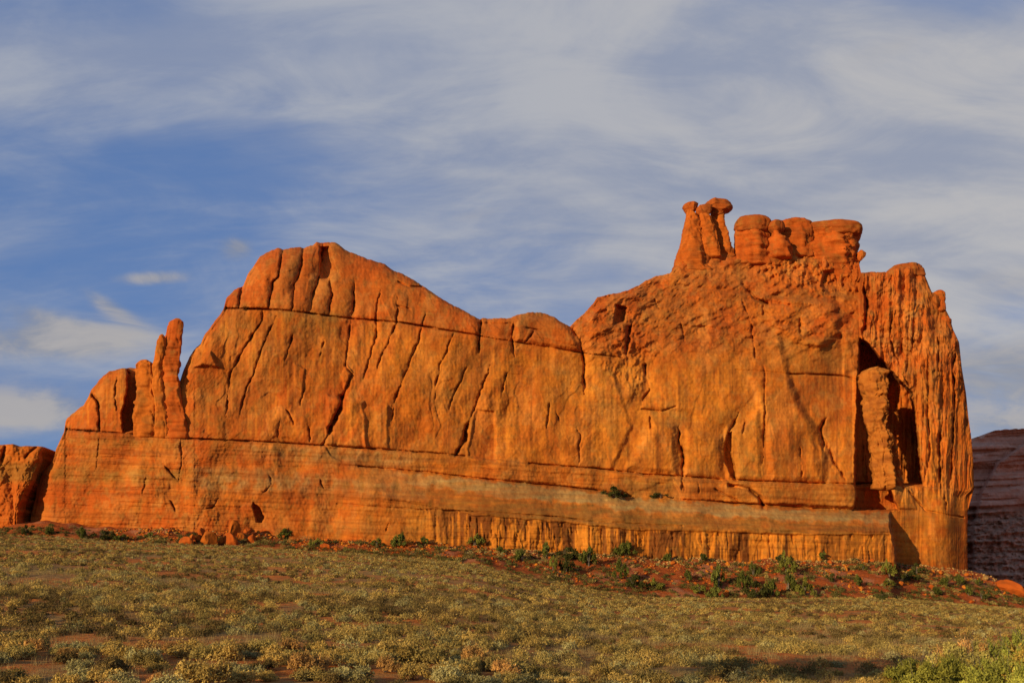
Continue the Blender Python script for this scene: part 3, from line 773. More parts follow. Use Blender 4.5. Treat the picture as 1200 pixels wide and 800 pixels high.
def tint_at(u, v):
    c = np.empty(u.shape + (3,)); c[:] = C_BASE
    n = ss(fbm(u / 50, v / 40, 101.0, 3), -0.35, 0.45)[..., None]
    c = c * (1 - n) + C_RED * n
    def lay(w, colr):
        nonlocal c
        w = np.clip(w, 0, 1)[..., None]
        c = c * (1 - w) + colr * w
    a = vA(u); b = vB(u); cc = vC(u)
    lay(0.38 * ss(u, 380, 520) * ss(v, 380, 440) * ss(u, 1141, 900), C_YEL)
    uw = u + 5 * fbm(u / 14, v / 14, 111.0, 4); vw = v + 5 * fbm(u / 14, v / 14, 115.0, 4)
    patchy = np.clip(0.75 + 0.9 * fbm(u / 11, v / 11, 119.0, 3), 0, 1)
    for pts, colr, w, soft in CS:
        p = np.array(pts, float)
        m = (uw > p[:, 0].min() - 2 * soft) & (uw < p[:, 0].max() + 2 * soft) & (vw > p[:, 1].min() - 2 * soft) & (vw < p[:, 1].max() + 2 * soft)
        ww = (w * polyweight(uw[m], vw[m], pts, soft) * patchy[m])[..., None]
        c[m] = c[m] * (1 - ww) + colr * ww
    lay(0.55 * ss(vw, a + 3, a - 6) * ss(u, 800, 740), C_RED * 0.96)
    lay(0.45 * ss(u, 1006, 1016) * ss(v, 560, 500), C_RED)
    lay(0.45 * ss(u, 780, 820) * ss(v, 360, 330), C_RED * 0.92)
    slw = uw + 0.35 * (vw - 430) * ss(u, 640, 520)
    vz = ss(fbm(slw / 26, vw / 80, 171.0, 4), 0.16, 0.24)
    lay(0.30 * vz, C_OLV)
    vz = ss(fbm(slw / 22, vw / 40, 173.0, 4), 0.20, 0.27)
    lay(0.34 * vz, C_DRK * 0.4 + C_RED * 0.6)
    vz = ss(fbm(slw / 30, vw / 42, 177.0, 4), 0.18, 0.24)
    lay(0.24 * vz, np.array([0.53, 0.215, 0.042]))
    vz = ss(fbm(slw / 9, vw / 13, 179.0, 4), 0.34, 0.40)
    lay(0.14 * vz, C_GRY)
    # thin pale and dark bedding lines
    bl_ = ss(np.abs(fbm(u / 170, (v - 0.045 * u) / 9.0, 181.0, 3)), 0.035, 0.0)
    lay(0.30 * bl_, C_DRK)
    # desert varnish: thin streaks down the middle wall and curtains on the lowest face
    st = ss(fbm(u / 5.0, v / 120, 131.0, 4), 0.05, 0.55) * ss(fbm(u / 40, v / 50, 133.0, 2), -0.3, 0.3)
    lay(0.55 * st * ss(v, b, b - 12) * ss(v, a, a + 15), C_DRK)
    st2 = ss(fbm(u / 3.5, v / 150, 137.0, 3), 0.10, 0.5)
    lay(0.40 * st2 * ss(v, b, b - 12) * ss(v, a, a + 15), C_YEL * 1.12)
    L = pl(u, [(228, 11), (560, 19), (1043, 15)])
    lip = cc + L + 1.5 * fbm(u / 30, u * 0, 175.0, 3)
    fs = cc + pl(u, [(228, 16), (560, 42), (700, 40), (1043, 26)]) + 2.5 * fbm(u / 22, u * 0, 67.0, 4)
    bt = ss(vw, cc + 1, cc + 5) * ss(vw, lip + 2, lip - 3) * ss(u, 380, 560) * ss(u, 1046, 1042)
    lay(0.9 * bt * (0.8 + 0.4 * fbm(u / 60, v / 6, 145, 3)), C_GRY * np.array([1.0, 1.08, 1.1]))
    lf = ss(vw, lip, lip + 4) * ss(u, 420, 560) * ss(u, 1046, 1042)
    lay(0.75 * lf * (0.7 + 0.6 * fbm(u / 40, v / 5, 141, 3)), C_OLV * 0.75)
    cur = lf * ss(v, fs - 1, fs + 2.5)
    sx = ss(fbm(u / 9.0, v / 90, 143.0, 4) + 0.9 * fbm(u / 50, v / 60, 147.0, 2) + 0.25 * fbm(u / 3, v / 50, 149, 2), -0.12, 0.02) if False else ss(fbm(u / 5.0, v / 120, 143.0, 3) + 1.1 * fbm(u / 34, v / 60, 147.0, 2) + 0.25 * ss(u, 860, 760) + 0.008 * (fs + 16 - v), -0.02, 0.06)
    lay(0.85 * cur, C_YEL)
    lay(0.93 * cur * sx * (0.45 + 0.55 * ss(u, 1010, 900)), C_DRK * 0.75 + C_OLV * 0.1)
    # bedding colour
    bd = fbm(u / 300, (v - 0.05 * u) / 7.0, 151.0, 3)
    lay(0.38 * ss(bd, 0.05, 0.5) * ss(v, b, b + 5) * ss(u, 1060, 1030), C_DRK)
    # blotches
    bl = ss(fbm(u / 10, v / 12, 161.0, 4), 0.18, 0.7)
    lay(0.42 * bl, C_OLV)
    bl = ss(fbm(u / 6, v / 9, 165.0, 4), 0.25, 0.7)
    lay(0.5 * bl * (ss(u, 1008, 1014) * 0.7 + 0.3) * ss(v, 600, 500), C_DRK)
    return c


butte = empty('sandstone_butte', (0, 310, 0))
tag(butte, 'long orange sandstone cliff lit by low sun with balanced rocks on its skyline', 'butte')


def build_butte():
    us = [36.0]
    while us[-1] < 1141.9:
        x = us[-1]
        st = 0.85
        if x > 1100: st = 0.45
        if x > 1124: st = 0.25
        if x > 1137: st = 0.12
        if 998 < x < 1082: st = 0.65
        if 225 < x < 231 or 1038 < x < 1048: st = 0.4
        us.append(min(x + st, 1141.95))
    us = np.array(us)
    T = topv(us)
    B = pl(us, BASE) + 26
    NV = 410
    tt = np.linspace(0, 1, NV)
    tt = np.concatenate([np.linspace(0, tt[6], 16)[:-1], tt[6:]])
    U = np.repeat(us[:, None], len(tt), 1)
    V = T[:, None] + (B - T)[:, None] * tt[None]
    # distance to the skyline
    sl = np.stack([us, T], -1)[::4]
    sd = (V - T[:, None])
    blk = np.full(U.shape, 1e9)
    near = np.zeros(U.shape, bool); near[:, :] = True
    # horizontal reach: minimum over neighbouring columns of hypot(du, max(v - T, 0))
    for k in range(-36, 37, 4):
        ui = np.clip(np.arange(len(us)) + k, 0, len(us) - 1)
        dv = np.maximum(V - T[ui][:, None], 0)
        du = np.abs(us[ui] - us)[:, None]
        # only if that column's top is at that height or below (rock missing beside us)
        dd = np.hypot(du, dv)
        blk = np.minimum(blk, dd)
        dd2 = np.where(T[ui][:, None] >= V, du, 1e9)
        blk = np.minimum(blk, dd2)
    blk = np.minimum(blk, sd)
    blk = np.minimum(blk, np.maximum(1141.95 - U, 0) + np.where(V < 0, 1, 0))
    # foot of the tower narrows below the joint
    Uw = U - 8.0 * ss(V, 572, 582) * ss(U, 1108, 1141)
    Yd = depth_at(U, V, blk)
    X, Yy, Z = at(Uw, V, Yd)
    # roll over the top to the back
    tb = np.array([0.6, 1.5, 3, 6, 12, 22, 34, 44, 50, 52])
    zb = np.array([0.0, 0.1, 0.3, 0.7, 1.5, 3.0, 6, 12, 30, 400])
    nb = len(tb)
    Xt, Yt, Zt = X[:, 0], Yy[:, 0], Z[:, 0]
    BX = np.repeat(Xt[:, None], nb, 1); BY = Yt[:, None] + tb[None]; BZ = Zt[:, None] - zb[None]
    BZ -= np.abs(1.2 * fbm(BX / 8, BY / 8, 3.0, 3)) * ss(tb, 0, 6)[None]
    BZ = np.maximum(BZ, -12)
    X = np.concatenate([BX[:, ::-1], X], 1); Yy = np.concatenate([BY[:, ::-1], Yy], 1); Z = np.concatenate([BZ[:, ::-1], Z], 1)
    Uc = np.concatenate([np.repeat(us[:, None], nb, 1), U], 1)
    Vc = np.concatenate([np.repeat(T[:, None], nb, 1), V], 1)
    n, m = X.shape
    P = np.stack([X, Yy, Z], -1).reshape(-1, 3)
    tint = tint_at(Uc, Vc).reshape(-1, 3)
    i, j = np.meshgrid(np.arange(n - 1), np.arange(m - 1), indexing='ij')
    F = np.stack([i * m + j, i * m + j + 1, (i + 1) * m + j + 1, (i + 1) * m + j], -1)
    uc = Uc[:-1, :-1]; vc = Vc[:-1, :-1]
    part = np.zeros(uc.shape, int)
    part[(uc < 228) & (vc > pl(uc, [(200, 430), (210, 448), (212, 448), (220, 470), (228, 505)]))] = 1
    part[(uc > 420) & (uc < 1042.5) & (vc > vC(uc) + 0.8)] = 2
    part[uc > pl(vc, [(0, 1010), (400, 1010), (420, 1006), (597, 1004), (598, 1042.5), (800, 1042.5)])] = 3
    part[uc < 212] = 1
    for k, nm in enumerate(('cliff_wall', 'buttress', 'rock_bench', 'cliff_tower')):
        f = F[part == k]
        ids, inv = np.unique(f.ravel(), return_inverse=True)
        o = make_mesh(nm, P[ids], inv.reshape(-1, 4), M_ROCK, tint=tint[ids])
        place_child(o, butte)
    return


build_butte()


def loft(name, rows, Yc, dr=0.8, seg=64, nz=0.35, sup=2.6, seed=0, parent=None, root=None, mat=None, colr=None, sub=1.0, tilt=0.0, rough=1.0, holes=None):
    """a solid with an elliptical plan; rows = (v, left u, right u) from top to bottom, Yc = its middle distance"""
    rows = np.array(rows, float)
    vv = np.arange(rows[0, 0], rows[-1, 0] + 0.01, sub)
    Lc = np.interp(vv, rows[:, 0], rows[:, 1]); Rc = np.interp(vv, rows[:, 0], rows[:, 2])
    if len(vv) > 6:
        k = np.array([1, 4, 1]) / 6
        Lc[1:-1] = np.convolve(Lc, k, 'valid'); Rc[1:-1] = np.convolve(Rc, k, 'valid')
    X1, _, Z1 = at(Lc, vv, Yc); X2, _, Z2 = at(Rc, vv, Yc)
    cx = (X1 + X2) / 2; hw = (X2 - X1) / 2
    th = np.linspace(0, 2 * np.pi, seg, endpoint=False)
    ct, st = np.cos(th), np.sin(th)
    e = 2 / sup
    ex = np.sign(ct) * np.abs(ct) ** e; ey = np.sign(st) * np.abs(st) ** e
    nv_ = len(vv); ex = np.repeat(ex[None], nv_, 0); ey = np.repeat(ey[None], nv_, 0)
    rq = np.random.default_rng(seed + 1000)
    for q in range(7):
        ph = rq.uniform(0, 6.28) + 0.35 * fbm(vv / 14, vv * 0 + q, 0.5, 2)
        h = rq.uniform(0.62, 0.92) + 0.16 * fbm(vv / 7, vv * 0 + q * 3.1, 2.5, 3)
        d = np.maximum(ex * np.cos(ph)[:, None] + ey * np.sin(ph)[:, None] - h[:, None], 0) * 0.9
        ex = ex - d * np.cos(ph)[:, None]; ey = ey - d * np.sin(ph)[:, None]
    lo = ex.min(1)[:, None]; hi = ex.max(1)[:, None]
    ex = (ex - lo) / (hi - lo) * 2 - 1
    hwm = max(hw.max() * 0.5, 0)
    dep = (hw * 0.75 + hwm * 0.5) * dr
    X = cx[:, None] + hw[:, None] * ex; Y = Yc + dep[:, None] * ey + tilt * (vv - vv[0])[:, None]
    Z = np.repeat(Z1[:, None], seg, 1)
    s = seed * 7.7
    n1 = fbm(X / 4.5 + s, Y / 4.5, Z / 5.5, 4) * nz * 2.2 + terrace(fbm(X / 3 + s, Y / 3, Z / 9, 2), 3, .1) * nz * 2.0 * rough + nz * 0.7 * fbm(X / 1.2, Y / 1.2, Z / 1.2 + s, 3)
    beds = nz * 0.9 * terrace(fbm(X * 0 + s, Z / 1.6, 0.2, 2), 3, 0.15)
    k = (n1 + beds)
    k = k - nz * 2.4 * ss(np.abs(fbm(X / 4 + s, Y / 4, Z / 13, 2)), 0.10, 0.0) * rough
    X = X + ex * k * 0.45; Y = Y + ey * k
    n, m = X.shape
    P = np.stack([X, Y, Z], -1).reshape(-1, 3)
    i, j = np.meshgrid(np.arange(n - 1), np.arange(m), indexing='ij'); j2 = (j + 1) % m
    F = np.stack([i * m + j, (i + 1) * m + j, (i + 1) * m + j2, i * m + j2], -1).reshape(-1, 4)
    # rounded closing caps made of shrinking rings
    def cap(row, zs, base):
        pts = P[row * m:(row + 1) * m]; c = pts.mean(0)
        out = []
        for kk, (r, dz) in enumerate(((0.8, 0.4), (0.5, 0.8), (0.2, 1.0), (0.01, 1.05))):
            q = c + (pts - c) * r; q[:, 2] += dz * zs
            out.append(q)
        return np.concatenate(out)
    ctop = cap(0, 0.45, 0); cbot = cap(n - 1, -0.8, 0)
    N0 = len(P); P = np.concatenate([P, ctop, cbot])
    fs = [F]
    jj = np.arange(m); jn = (jj + 1) % m
    prev = 0
    for kk in range(4):
        cur = N0 + kk * m
        fs.append(np.stack([prev + jj, prev + jn, cur + jn, cur + jj], -1)); prev = cur
    prev = (n - 1) * m
    for kk in range(4):
        cur = N0 + (4 + kk) * m
        fs.append(np.stack([prev + jn, prev + jj, cur + jj, cur + jn], -1)); prev = cur
    F = np.concatenate(fs)
    c = C_RED if colr is None else colr
    t = np.empty((len(P), 3)); t[:] = c
    w = ss(fbm(P[:, 0] / 5, P[:, 1] / 5, P[:, 2] / 4 + s, 4), 0.0, 0.6)[:, None] * 0.6
    t = t * (1 - w) + C_DRK * w
    w = ss(fbm(P[:, 0] / 3, P[:, 1] / 3 + 9, P[:, 2] / 3 + s, 3), 0.1, 0.6)[:, None] * 0.4
    t = t * (1 - w) + C_OLV * w
    o = make_mesh(name, P, F, mat or M_ROCK, tint=t)
    if root is not None: place_child(o, root)
    if parent is not None:
        o.parent = parent
    return o


def face_Y(u, v):
    return float(depth_at(np.array([[float(u)]]), np.array([[float(v)]]))[0, 0])


def part_lofts():
    B = butte
    # leaning fin and its neighbours on the left buttress
    yb = face_Y(190, 480)
    loft('rock_fin', [(374.5, 203, 212), (377, 197, 216), (385, 194, 217.5), (395, 191, 216), (405, 187, 215), (420, 183, 213.5), (440, 181, 212), (460, 182, 214), (480, 184, 217), (515, 184, 226)], yb + 0.5, 0.9, seed=1, root=B, nz=0.26, colr=C_RED, sup=3.0, rough=0.5)
    loft('rock_pillar', [(393, 188, 192), (398, 185, 195), (405, 184, 196), (430, 179, 192), (450, 179, 193), (470, 181, 197), (512, 183, 201)], yb - 1.8, 1.0, seed=2, root=B, nz=0.24, colr=C_BASE, rough=0.5)
    loft('rock_pillar', [(423, 165, 175), (427, 161, 181), (440, 160.5, 182), (460, 160, 184), (480, 160, 186), (512, 159, 189)], yb - 0.8, 0.8, seed=3, root=B, nz=0.35, sup=3.2, colr=C_BASE)
    # column standing in the dark cleft
    yc = Y0(1020) - 1.0
    loft('rock_column', [(432, 1016, 1029), (434, 1011, 1034), (440, 1009, 1037), (458, 1010, 1037), (463, 1013, 1035), (470, 1012, 1038), (486, 1014, 1037), (500, 1017, 1036), (512, 1018, 1042), (530, 1021, 1044), (548, 1024, 1045), (572, 1024, 1047)], yc + 4, 1.3, seed=4, root=B, nz=0.8, sup=2.3, colr=C_BASE * 0.6 + C_OLV * 0.4)
    loft('rock_column', [(512, 1043, 1047), (516, 1041, 1050), (532, 1042, 1053), (550, 1043, 1057), (572, 1044, 1060)], yc + 6, 1.1, seed=5, root=B, nz=0.5, sup=2.4, colr=C_RED)
    # three figures on the skyline
    yg = face_Y(822, 300) + 3
    for k, (body, cap) in enumerate([
        ([(249, 804, 813), (253, 803.5, 818), (258, 802, 821.5), (275, 799, 825), (290, 795, 830), (322, 785, 838)], [(238, 804, 816), (238.8, 802, 818.5), (241, 800, 818), (245, 800.5, 817), (248, 802, 815), (250.5, 804, 812)]),
        ([(252, 819, 831), (258, 819, 835), (265, 820, 838), (280, 820, 840), (302, 822, 845)], [(240.5, 824, 833), (241.5, 819, 835), (245, 816, 834), (250, 815, 832), (253, 818, 829), (255, 821, 829)]),
        ([(252, 832, 849), (258, 831, 849), (265, 832, 851), (285, 833, 855), (304, 834, 861)], [(234.5, 833, 846), (235.5, 829, 852), (238, 827, 854.5), (242, 827, 858), (245, 828, 858.5), (248, 832, 855), (249, 833, 850), (253, 834, 849)]),
    ]):
        bd = loft('hoodoo', body, yg + (0, -1.0, 3.5)[k], 0.9, seed=10 + k, root=B, nz=0.30, colr=(C_RED + C_BASE) / 2, sub=0.7)
        cp = loft('cap_rock', cap, yg + (0, -1.0, 3.5)[k], 1.0, seed=20 + k, nz=0.22, colr=C_DRK * 0.4 + C_RED * 0.6, sub=0.45, sup=3.2)
        cp.parent = bd
    # summit blocks
    ys = face_Y(900, 305)
    def block(rows, cap, y, seed, dr=0.8, nz=0.4):
        bd = loft('summit_block', rows, y, dr, seed=seed, root=B, nz=nz, colr=C_RED, sup=3.0)
        if cap:
            cp = loft('cap_rock', cap, y - 0.4, dr, seed=seed + 5, nz=nz * 0.4, colr=C_DRK * 0.5 + C_RED * 0.5, sup=2.8, sub=0.7)
            cp.parent = bd
    block([(266, 863, 901), (275, 861, 902), (285, 861, 905), (296, 860, 908), (312, 862, 918)], [(254.5, 870, 893), (256, 866, 899), (260, 862, 902.5), (267, 861, 901), (272, 863, 898)], ys + 3.5, 31, 0.7)
    block([(270, 903, 916), (276, 904, 916), (280, 900, 925), (290, 899, 929), (303, 896, 930)], [(259.5, 902, 917), (262, 900, 919), (267, 898, 920.5), (271, 901, 918), (273, 904, 915)], ys + 2.0, 33, 0.9, 0.3)
    block([(258.5, 918, 944), (262, 911, 950), (268, 908, 952), (273, 899, 952), (285, 897, 952), (304, 896, 955)], None, ys + 11, 36, 0.6)
    yr = face_Y(975, 320)
    block([(271, 947, 1009), (280, 944, 1009.5), (295, 941, 1009), (310, 946, 1009), (330, 955, 1010), (356, 968, 1013)], [(261, 956, 992), (262, 948, 1000), (265, 944, 1008), (270, 944, 1010), (275, 947, 1009), (277, 950, 1008)], yr + 3.0, 41, 0.55, 0.6)
    loft('rock_knob', [(294, 1007, 1011), (297, 1004, 1014.5), (301, 1004, 1013.5), (304, 1005, 1010)], yr + 2, 1.0, seed=44, root=B, nz=0.12, sub=0.6)
    # cap on the tower
    yt = face_Y(1060, 330)
    loft('cap_rock', [(309, 1060, 1077), (311, 1049, 1081), (315, 1042, 1083), (319, 1038, 1084), (323, 1040, 1084)], yt + 4, 0.5, seed=45, root=B, nz=0.25, colr=C_DRK * 0.5 + C_RED * 0.5, sub=0.7)
    loft('rock_knob', [(341, 1097, 1104), (344, 1091, 1106.5), (350, 1091, 1107), (354, 1093, 1106), (358, 1092, 1107), (364, 1092, 1107)], face_Y(1096, 365) + 2.2, 0.8, seed=46, root=B, nz=0.2, sub=0.6)
    loft('rock_knob', [(371, 1104, 1112), (374, 1102, 1115.5), (380, 1103, 1115), (386, 1104, 1117)], face_Y(1104, 385) + 1.8, 0.8, seed=47, root=B, nz=0.2, sub=0.6)


part_lofts()


def far_sheet(name, us, top, bot, Yfun, tintfun, mat, nv, back, seed=0, warp=None):
    T = top(us); B = bot(us)
    tt = np.linspace(0, 1, nv)
    U = np.repeat(us[:, None], nv, 1); V = T[:, None] + (B - T)[:, None] * tt[None]
    Yd = Yfun(U, V, V - T[:, None])
    X, Y, Z = at(U if warp is None else warp(U, V), V, Yd)
    tb = np.array(back); zb = np.array([0, 0.1, 0.5, 2, 60]) if len(back) == 5 else np.zeros(len(back))
    BX = np.repeat(X[:, :1], len(tb), 1); BY = Y[:, :1] + tb[None]; BZ = np.maximum(Z[:, :1] - zb[None], -14)
    X = np.concatenate([BX[:, ::-1], X], 1); Y = np.concatenate([BY[:, ::-1], Y], 1); Z = np.concatenate([BZ[:, ::-1], Z], 1)
    Uc = np.concatenate([np.repeat(us[:, None], len(tb), 1), U], 1); Vc = np.concatenate([np.repeat(T[:, None], len(tb), 1), V], 1)
    # close both ends with a column pushed back
    X = np.concatenate([X[:1], X, X[-1:]], 0); Z = np.concatenate([Z[:1], Z, Z[-1:]], 0)
    Y = np.concatenate([np.maximum(Y[:1], Y[:1].max()), Y, np.maximum(Y[-1:], Y[-1:].max())], 0)
    Uc = np.concatenate([Uc[:1], Uc, Uc[-1:]], 0); Vc = np.concatenate([Vc[:1], Vc, Vc[-1:]], 0)
    n, m = X.shape
    P = np.stack([X, Y, Z], -1).reshape(-1, 3)
    i, j = np.meshgrid(np.arange(n - 1), np.arange(m - 1), indexing='ij')
    F = np.stack([i * m + j, i * m + j + 1, (i + 1) * m + j + 1, (i + 1) * m + j], -1).reshape(-1, 4)
    return make_mesh(name, P, F, mat, tint=tintfun(Uc, Vc).reshape(-1, 3))


# low outcrop at the left edge
def outcrop_Y(u, v, d):
    y = Y0(u) - 4
    r = 9
    k = np.clip(1 - d / r, 0, 1)
    off = -r * 0.34 * (1 - np.sqrt(np.maximum(1 - k * k, 0)))
    k2 = np.clip(1 - (52 - u) / 16, 0, 1)
    off -= 7 * (1 - np.sqrt(np.maximum(1 - k2 * k2, 0)))
    off += 1.4 * fbm(u / 30, v / 40, 201, 3) + 1.0 * terrace(fbm(u / 18, v / 22, 203, 3), 3, .12) + 0.3 * fbm(u / 4, v / 4, 205, 3)
    off += 0.4 * terrace(fbm(u / 200, v / 7, 207, 3), 3, .2)
    for pts, hw, dp, rd in [([(6, 524), (2, 540)], 2, 3, .6), ([(40, 524), (30, 536)], 1, 2, .6)]:
        dd, q = linedist(u, v, pts)
        off -= dp * np.exp(-(dd / hw) ** 2) + rd * np.exp(-dd / 3.5)
    return y - off


def outcrop_tint(u, v):
    c = np.empty(u.shape + (3,)); c[:] = C_BASE
    def lay(w, q):
        nonlocal c
        w = np.clip(w, 0, 1)[..., None]; c = c * (1 - w) + q * w
    lay(0.7 * ss(v, 538, 546) * ss(v, 568, 560), C_OLV)
    lay(0.6 * ss(v, 562, 570), C_RED)
    lay(0.4 * ss(fbm(u / 10, v / 10, 211, 4), 0.1, .6), C_OLV)
    return c


o = far_sheet('rock_outcrop', np.arange(-260, 52.5, 0.9), lambda u: pl(u, [(-260, 560), (-120, 530), (-40, 524), (0, 521), (15, 520), (22, 523), (30, 522), (45, 523), (52, 540), (53, 610)]) + 0.5 * fbm(u / 8, u * 0, 0.1, 3),
              lambda u: pl(u, BASE) + 16, outcrop_Y, outcrop_tint, M_ROCK, 130, (1, 4, 12, 30, 32), warp=lambda U, V: U - (24 * ss(V, 528, 606) + 2 * fbm(V / 9, V * 0, 1.5, 2)) * ss(U, 10, 52) + 10 * ss(V, 535, 520) * ss(U, 30, 52))
tag(o, 'low rounded sandstone outcrop at the left edge beside the cliff', 'rock outcrop')


# shaded mesa behind on the right
def mesa_Y(u, v, d):
    y = 520 + (u - 1130) * 0.10
    off = np.clip(v - 560, 0, 200) * 0.22 + np.clip(v - 505, 0, 60) * 0.10
    dg, q = linedist(u, v, [(1200, 520), (1168, 543), (1152, 575), (1140, 610)])
    off += 5 * terrace(fbm(u / 260, (v + 0.04 * u) / 11, 301, 3), 3, .12) + 1.6 * fbm(u / 22, v / 16, 303, 4)
    off += ss(v, 590, 610) * 2.6 * fbm(u / 7, v / 5, 305, 4)
    off += ss(u - pl(v, [(505, 1215), (520, 1200), (543, 1168), (575, 1150), (620, 1140)]), -3, 3) * 9 * ss(v, 500, 520)
    return y - off


def mesa_tint(u, v):
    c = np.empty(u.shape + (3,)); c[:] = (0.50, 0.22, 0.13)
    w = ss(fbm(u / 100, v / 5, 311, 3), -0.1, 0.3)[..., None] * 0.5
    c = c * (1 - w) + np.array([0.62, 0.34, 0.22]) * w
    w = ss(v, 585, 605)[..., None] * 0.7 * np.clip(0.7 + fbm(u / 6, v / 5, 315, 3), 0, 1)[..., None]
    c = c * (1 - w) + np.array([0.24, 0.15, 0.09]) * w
    return c


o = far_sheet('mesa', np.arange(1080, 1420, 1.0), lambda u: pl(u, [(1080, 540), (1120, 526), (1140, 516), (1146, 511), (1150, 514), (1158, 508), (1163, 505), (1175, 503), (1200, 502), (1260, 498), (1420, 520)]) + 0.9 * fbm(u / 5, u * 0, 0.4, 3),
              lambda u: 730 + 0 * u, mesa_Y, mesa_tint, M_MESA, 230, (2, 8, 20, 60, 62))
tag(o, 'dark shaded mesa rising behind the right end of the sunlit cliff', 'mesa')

# ------------------------------------------------------------------ placing on the ground by photo pixel
def ground_hit(px, py):
    Ys = np.concatenate([np.geomspace(8, 250, 1500), np.linspace(250, 400, 900)])
    X, Y, Z = at(np.full(Ys.shape, float(px)), np.full(Ys.shape, float(py)), Ys)
    g = ground_z(X, Y)
    k = np.nonzero(Z <= g)[0]
    i = k[0] if len(k) else np.argmin(Z - g)
    return float(X[i]), float(Y[i]), float(g[i])


# ------------------------------------------------------------------ rocks
def ico(sub):
    t = (1 + 5 ** 0.5) / 2
    v = [(-1, t, 0), (1, t, 0), (-1, -t, 0), (1, -t, 0), (0, -1, t), (0, 1, t), (0, -1, -t), (0, 1, -t), (t, 0, -1), (t, 0, 1), (-t, 0, -1), (-t, 0, 1)]
    f = [(0, 11, 5), (0, 5, 1), (0, 1, 7), (0, 7, 10), (0, 10, 11), (1, 5, 9), (5, 11, 4), (11, 10, 2), (10, 7, 6), (7, 1, 8), (3, 9, 4), (3, 4, 2), (3, 2, 6), (3, 6, 8), (3, 8, 9), (4, 9, 5), (2, 4, 11), (6, 2, 10), (8, 6, 7), (9, 8, 1)]
    v = [np.array(a, float) / np.linalg.norm(a) for a in v]
    for _ in range(sub):
        cache = {}; nf = []
        def mid(a, b):
            k = (min(a, b), max(a, b))
            if k not in cache:
                q = v[a] + v[b]; v.append(q / np.linalg.norm(q)); cache[k] = len(v) - 1
            return cache[k]
        for a, b, c in f:
            x, y, z = mid(a, b), mid(b, c), mid(c, a)
            nf += [(a, x, z), (b, y, x), (c, z, y), (x, y, z)]
        f = nf
    return np.array(v), np.array(f)


IV, IF = ico(3)
IV1, IF1 = ico(1)


def rock_shape(V, seed):
    r = np.random.default_rng(seed)
    P = V.copy()
    for _ in range(11):                       # chop flat facets
        n = r.normal(size=3); n /= np.linalg.norm(n); h = r.uniform(0.45, 0.85)
        d = P @ n - h
        P = P - np.maximum(d, 0)[:, None] * n * 0.95
    P = P * (1 + 0.10 * fbm(V[:, 0] * 2 + seed, V[:, 1] * 2, V[:, 2] * 2, 3))[:, None]
    P[:, 2] += 0.45
    return P


ROCK_MESH = []
for s in range(8):
    P = rock_shape(IV, s + 50)
    c = [C_RED, C_BASE, C_YEL, C_GRY][s % 4]
    t = np.empty((len(P), 3)); t[:] = c
    w = ss(fbm(P[:, 0] * 2, P[:, 1] * 2, P[:, 2] * 2 + s, 3), 0, .6)[:, None] * .5
    t = t * (1 - w) + C_DRK * w
    ob = make_mesh('boulder', P, IF, M_BOULD, tint=t, smooth=False)
    ROCK_MESH.append(ob.data)
    bpy.data.objects.remove(ob)


def rock(px, py, w, h, kind=None, name='boulder', rz=None, dy=0.0):
    """boulder whose foot shows at pixel px,py, w x h pixels large"""
    X, Y, Z = ground_hit(px, py)
    s = Y / FPX
    Y2 = Y + dy
    o = bpy.data.objects.new(name, ROCK_MESH[random.randrange(8) if kind is None else kind]); COL.objects.link(o)
    o.location = (X * Y2 / Y, Y2, float(ground_z(X * Y2 / Y, Y2)) - 0.12 * h * s)
    o.scale = (w * s * 0.55, w * s * 0.5, h * s * 0.78)
    o.rotation_euler = (0, 0, random.uniform(0, 6.28) if rz is None else rz)
    return o


PILE = [(219, 636, 16, 9, 0, 'low orange boulder at the left end of the rock pile'), (243, 636, 20, 15, 1, 'wide tan boulder in the front of the rock pile'),
        (272, 636, 14, 15, 0, 'rounded red boulder in front of the pointed block of the rock pile'), (272, 626, 15, 20, 1, 'tall pointed orange block crowning the rock pile'),
        (252, 619, 17, 9, 3, 'dark flat slab lying on the back of the rock pile'), (237, 625, 10, 10, 0, 'small angular block left of the dark slab in the rock pile'),
        (260, 634, 9, 8, 1, 'small block wedged between the two front boulders of the rock pile'), (294, 634, 13, 11, 0, 'red boulder at the right end of the rock pile'),
        (283, 628, 9, 8, 1, 'little block right of the pointed block in the rock pile'), (230, 632, 9, 7, 1, 'little block left of the wide tan boulder in the rock pile'),
        (345, 624, 12, 10, 0, 'square orange block alone by the cliff foot right of the rock pile'), (330, 618, 14, 9, 1, 'orange slab leaning on the cliff foot between the small alcove and the square block'),
        (381, 641, 12, 6, 0, 'low red boulder in the sagebrush right of the square block'), (395, 643, 10, 4, 1, 'thin flat slab next to the low red boulder in the sagebrush'),
        (311, 617, 12, 8, 1, 'pale block below the small dark alcove of the cliff'),
        (248, 628, 8, 8, 1, 'orange block between the dark slab and the wide tan boulder of the rock pile'), (264, 622, 8, 9, 0, 'narrow block leaning on the left side of the pointed block of the rock pile'),
        (290, 622, 8, 7, 0, 'small block on the upper right shoulder of the rock pile'), (224, 629, 7, 6, 1, 'smallest block at the upper left of the rock pile'), (303, 632, 8, 6, 1, 'low block just past the right end of the rock pile'),
        (851, 696, 6, 8, 1, 'small pale orange block standing among the green bushes of the red slope')]
for px, py, w, h, k, lb in PILE:
    o = rock(px, py + 1, w * 1.1, h, k, dy=-1.5)
    o.rotation_euler = (R(random.uniform(-16, 16)), R(random.uniform(-16, 16)), random.uniform(0, 6.28))
    tag(o, lb, 'boulder')
    if px < 300: o["group"] = 'boulders in the rock pile'
# long slab on the ridge at the right edge
o = rock(1184, 694, 34, 13, 0, rz=0.3)
o.rotation_euler = (0, R(22), 0.1)
tag(o, 'large tilted red slab on the slope at the right edge', 'boulder')

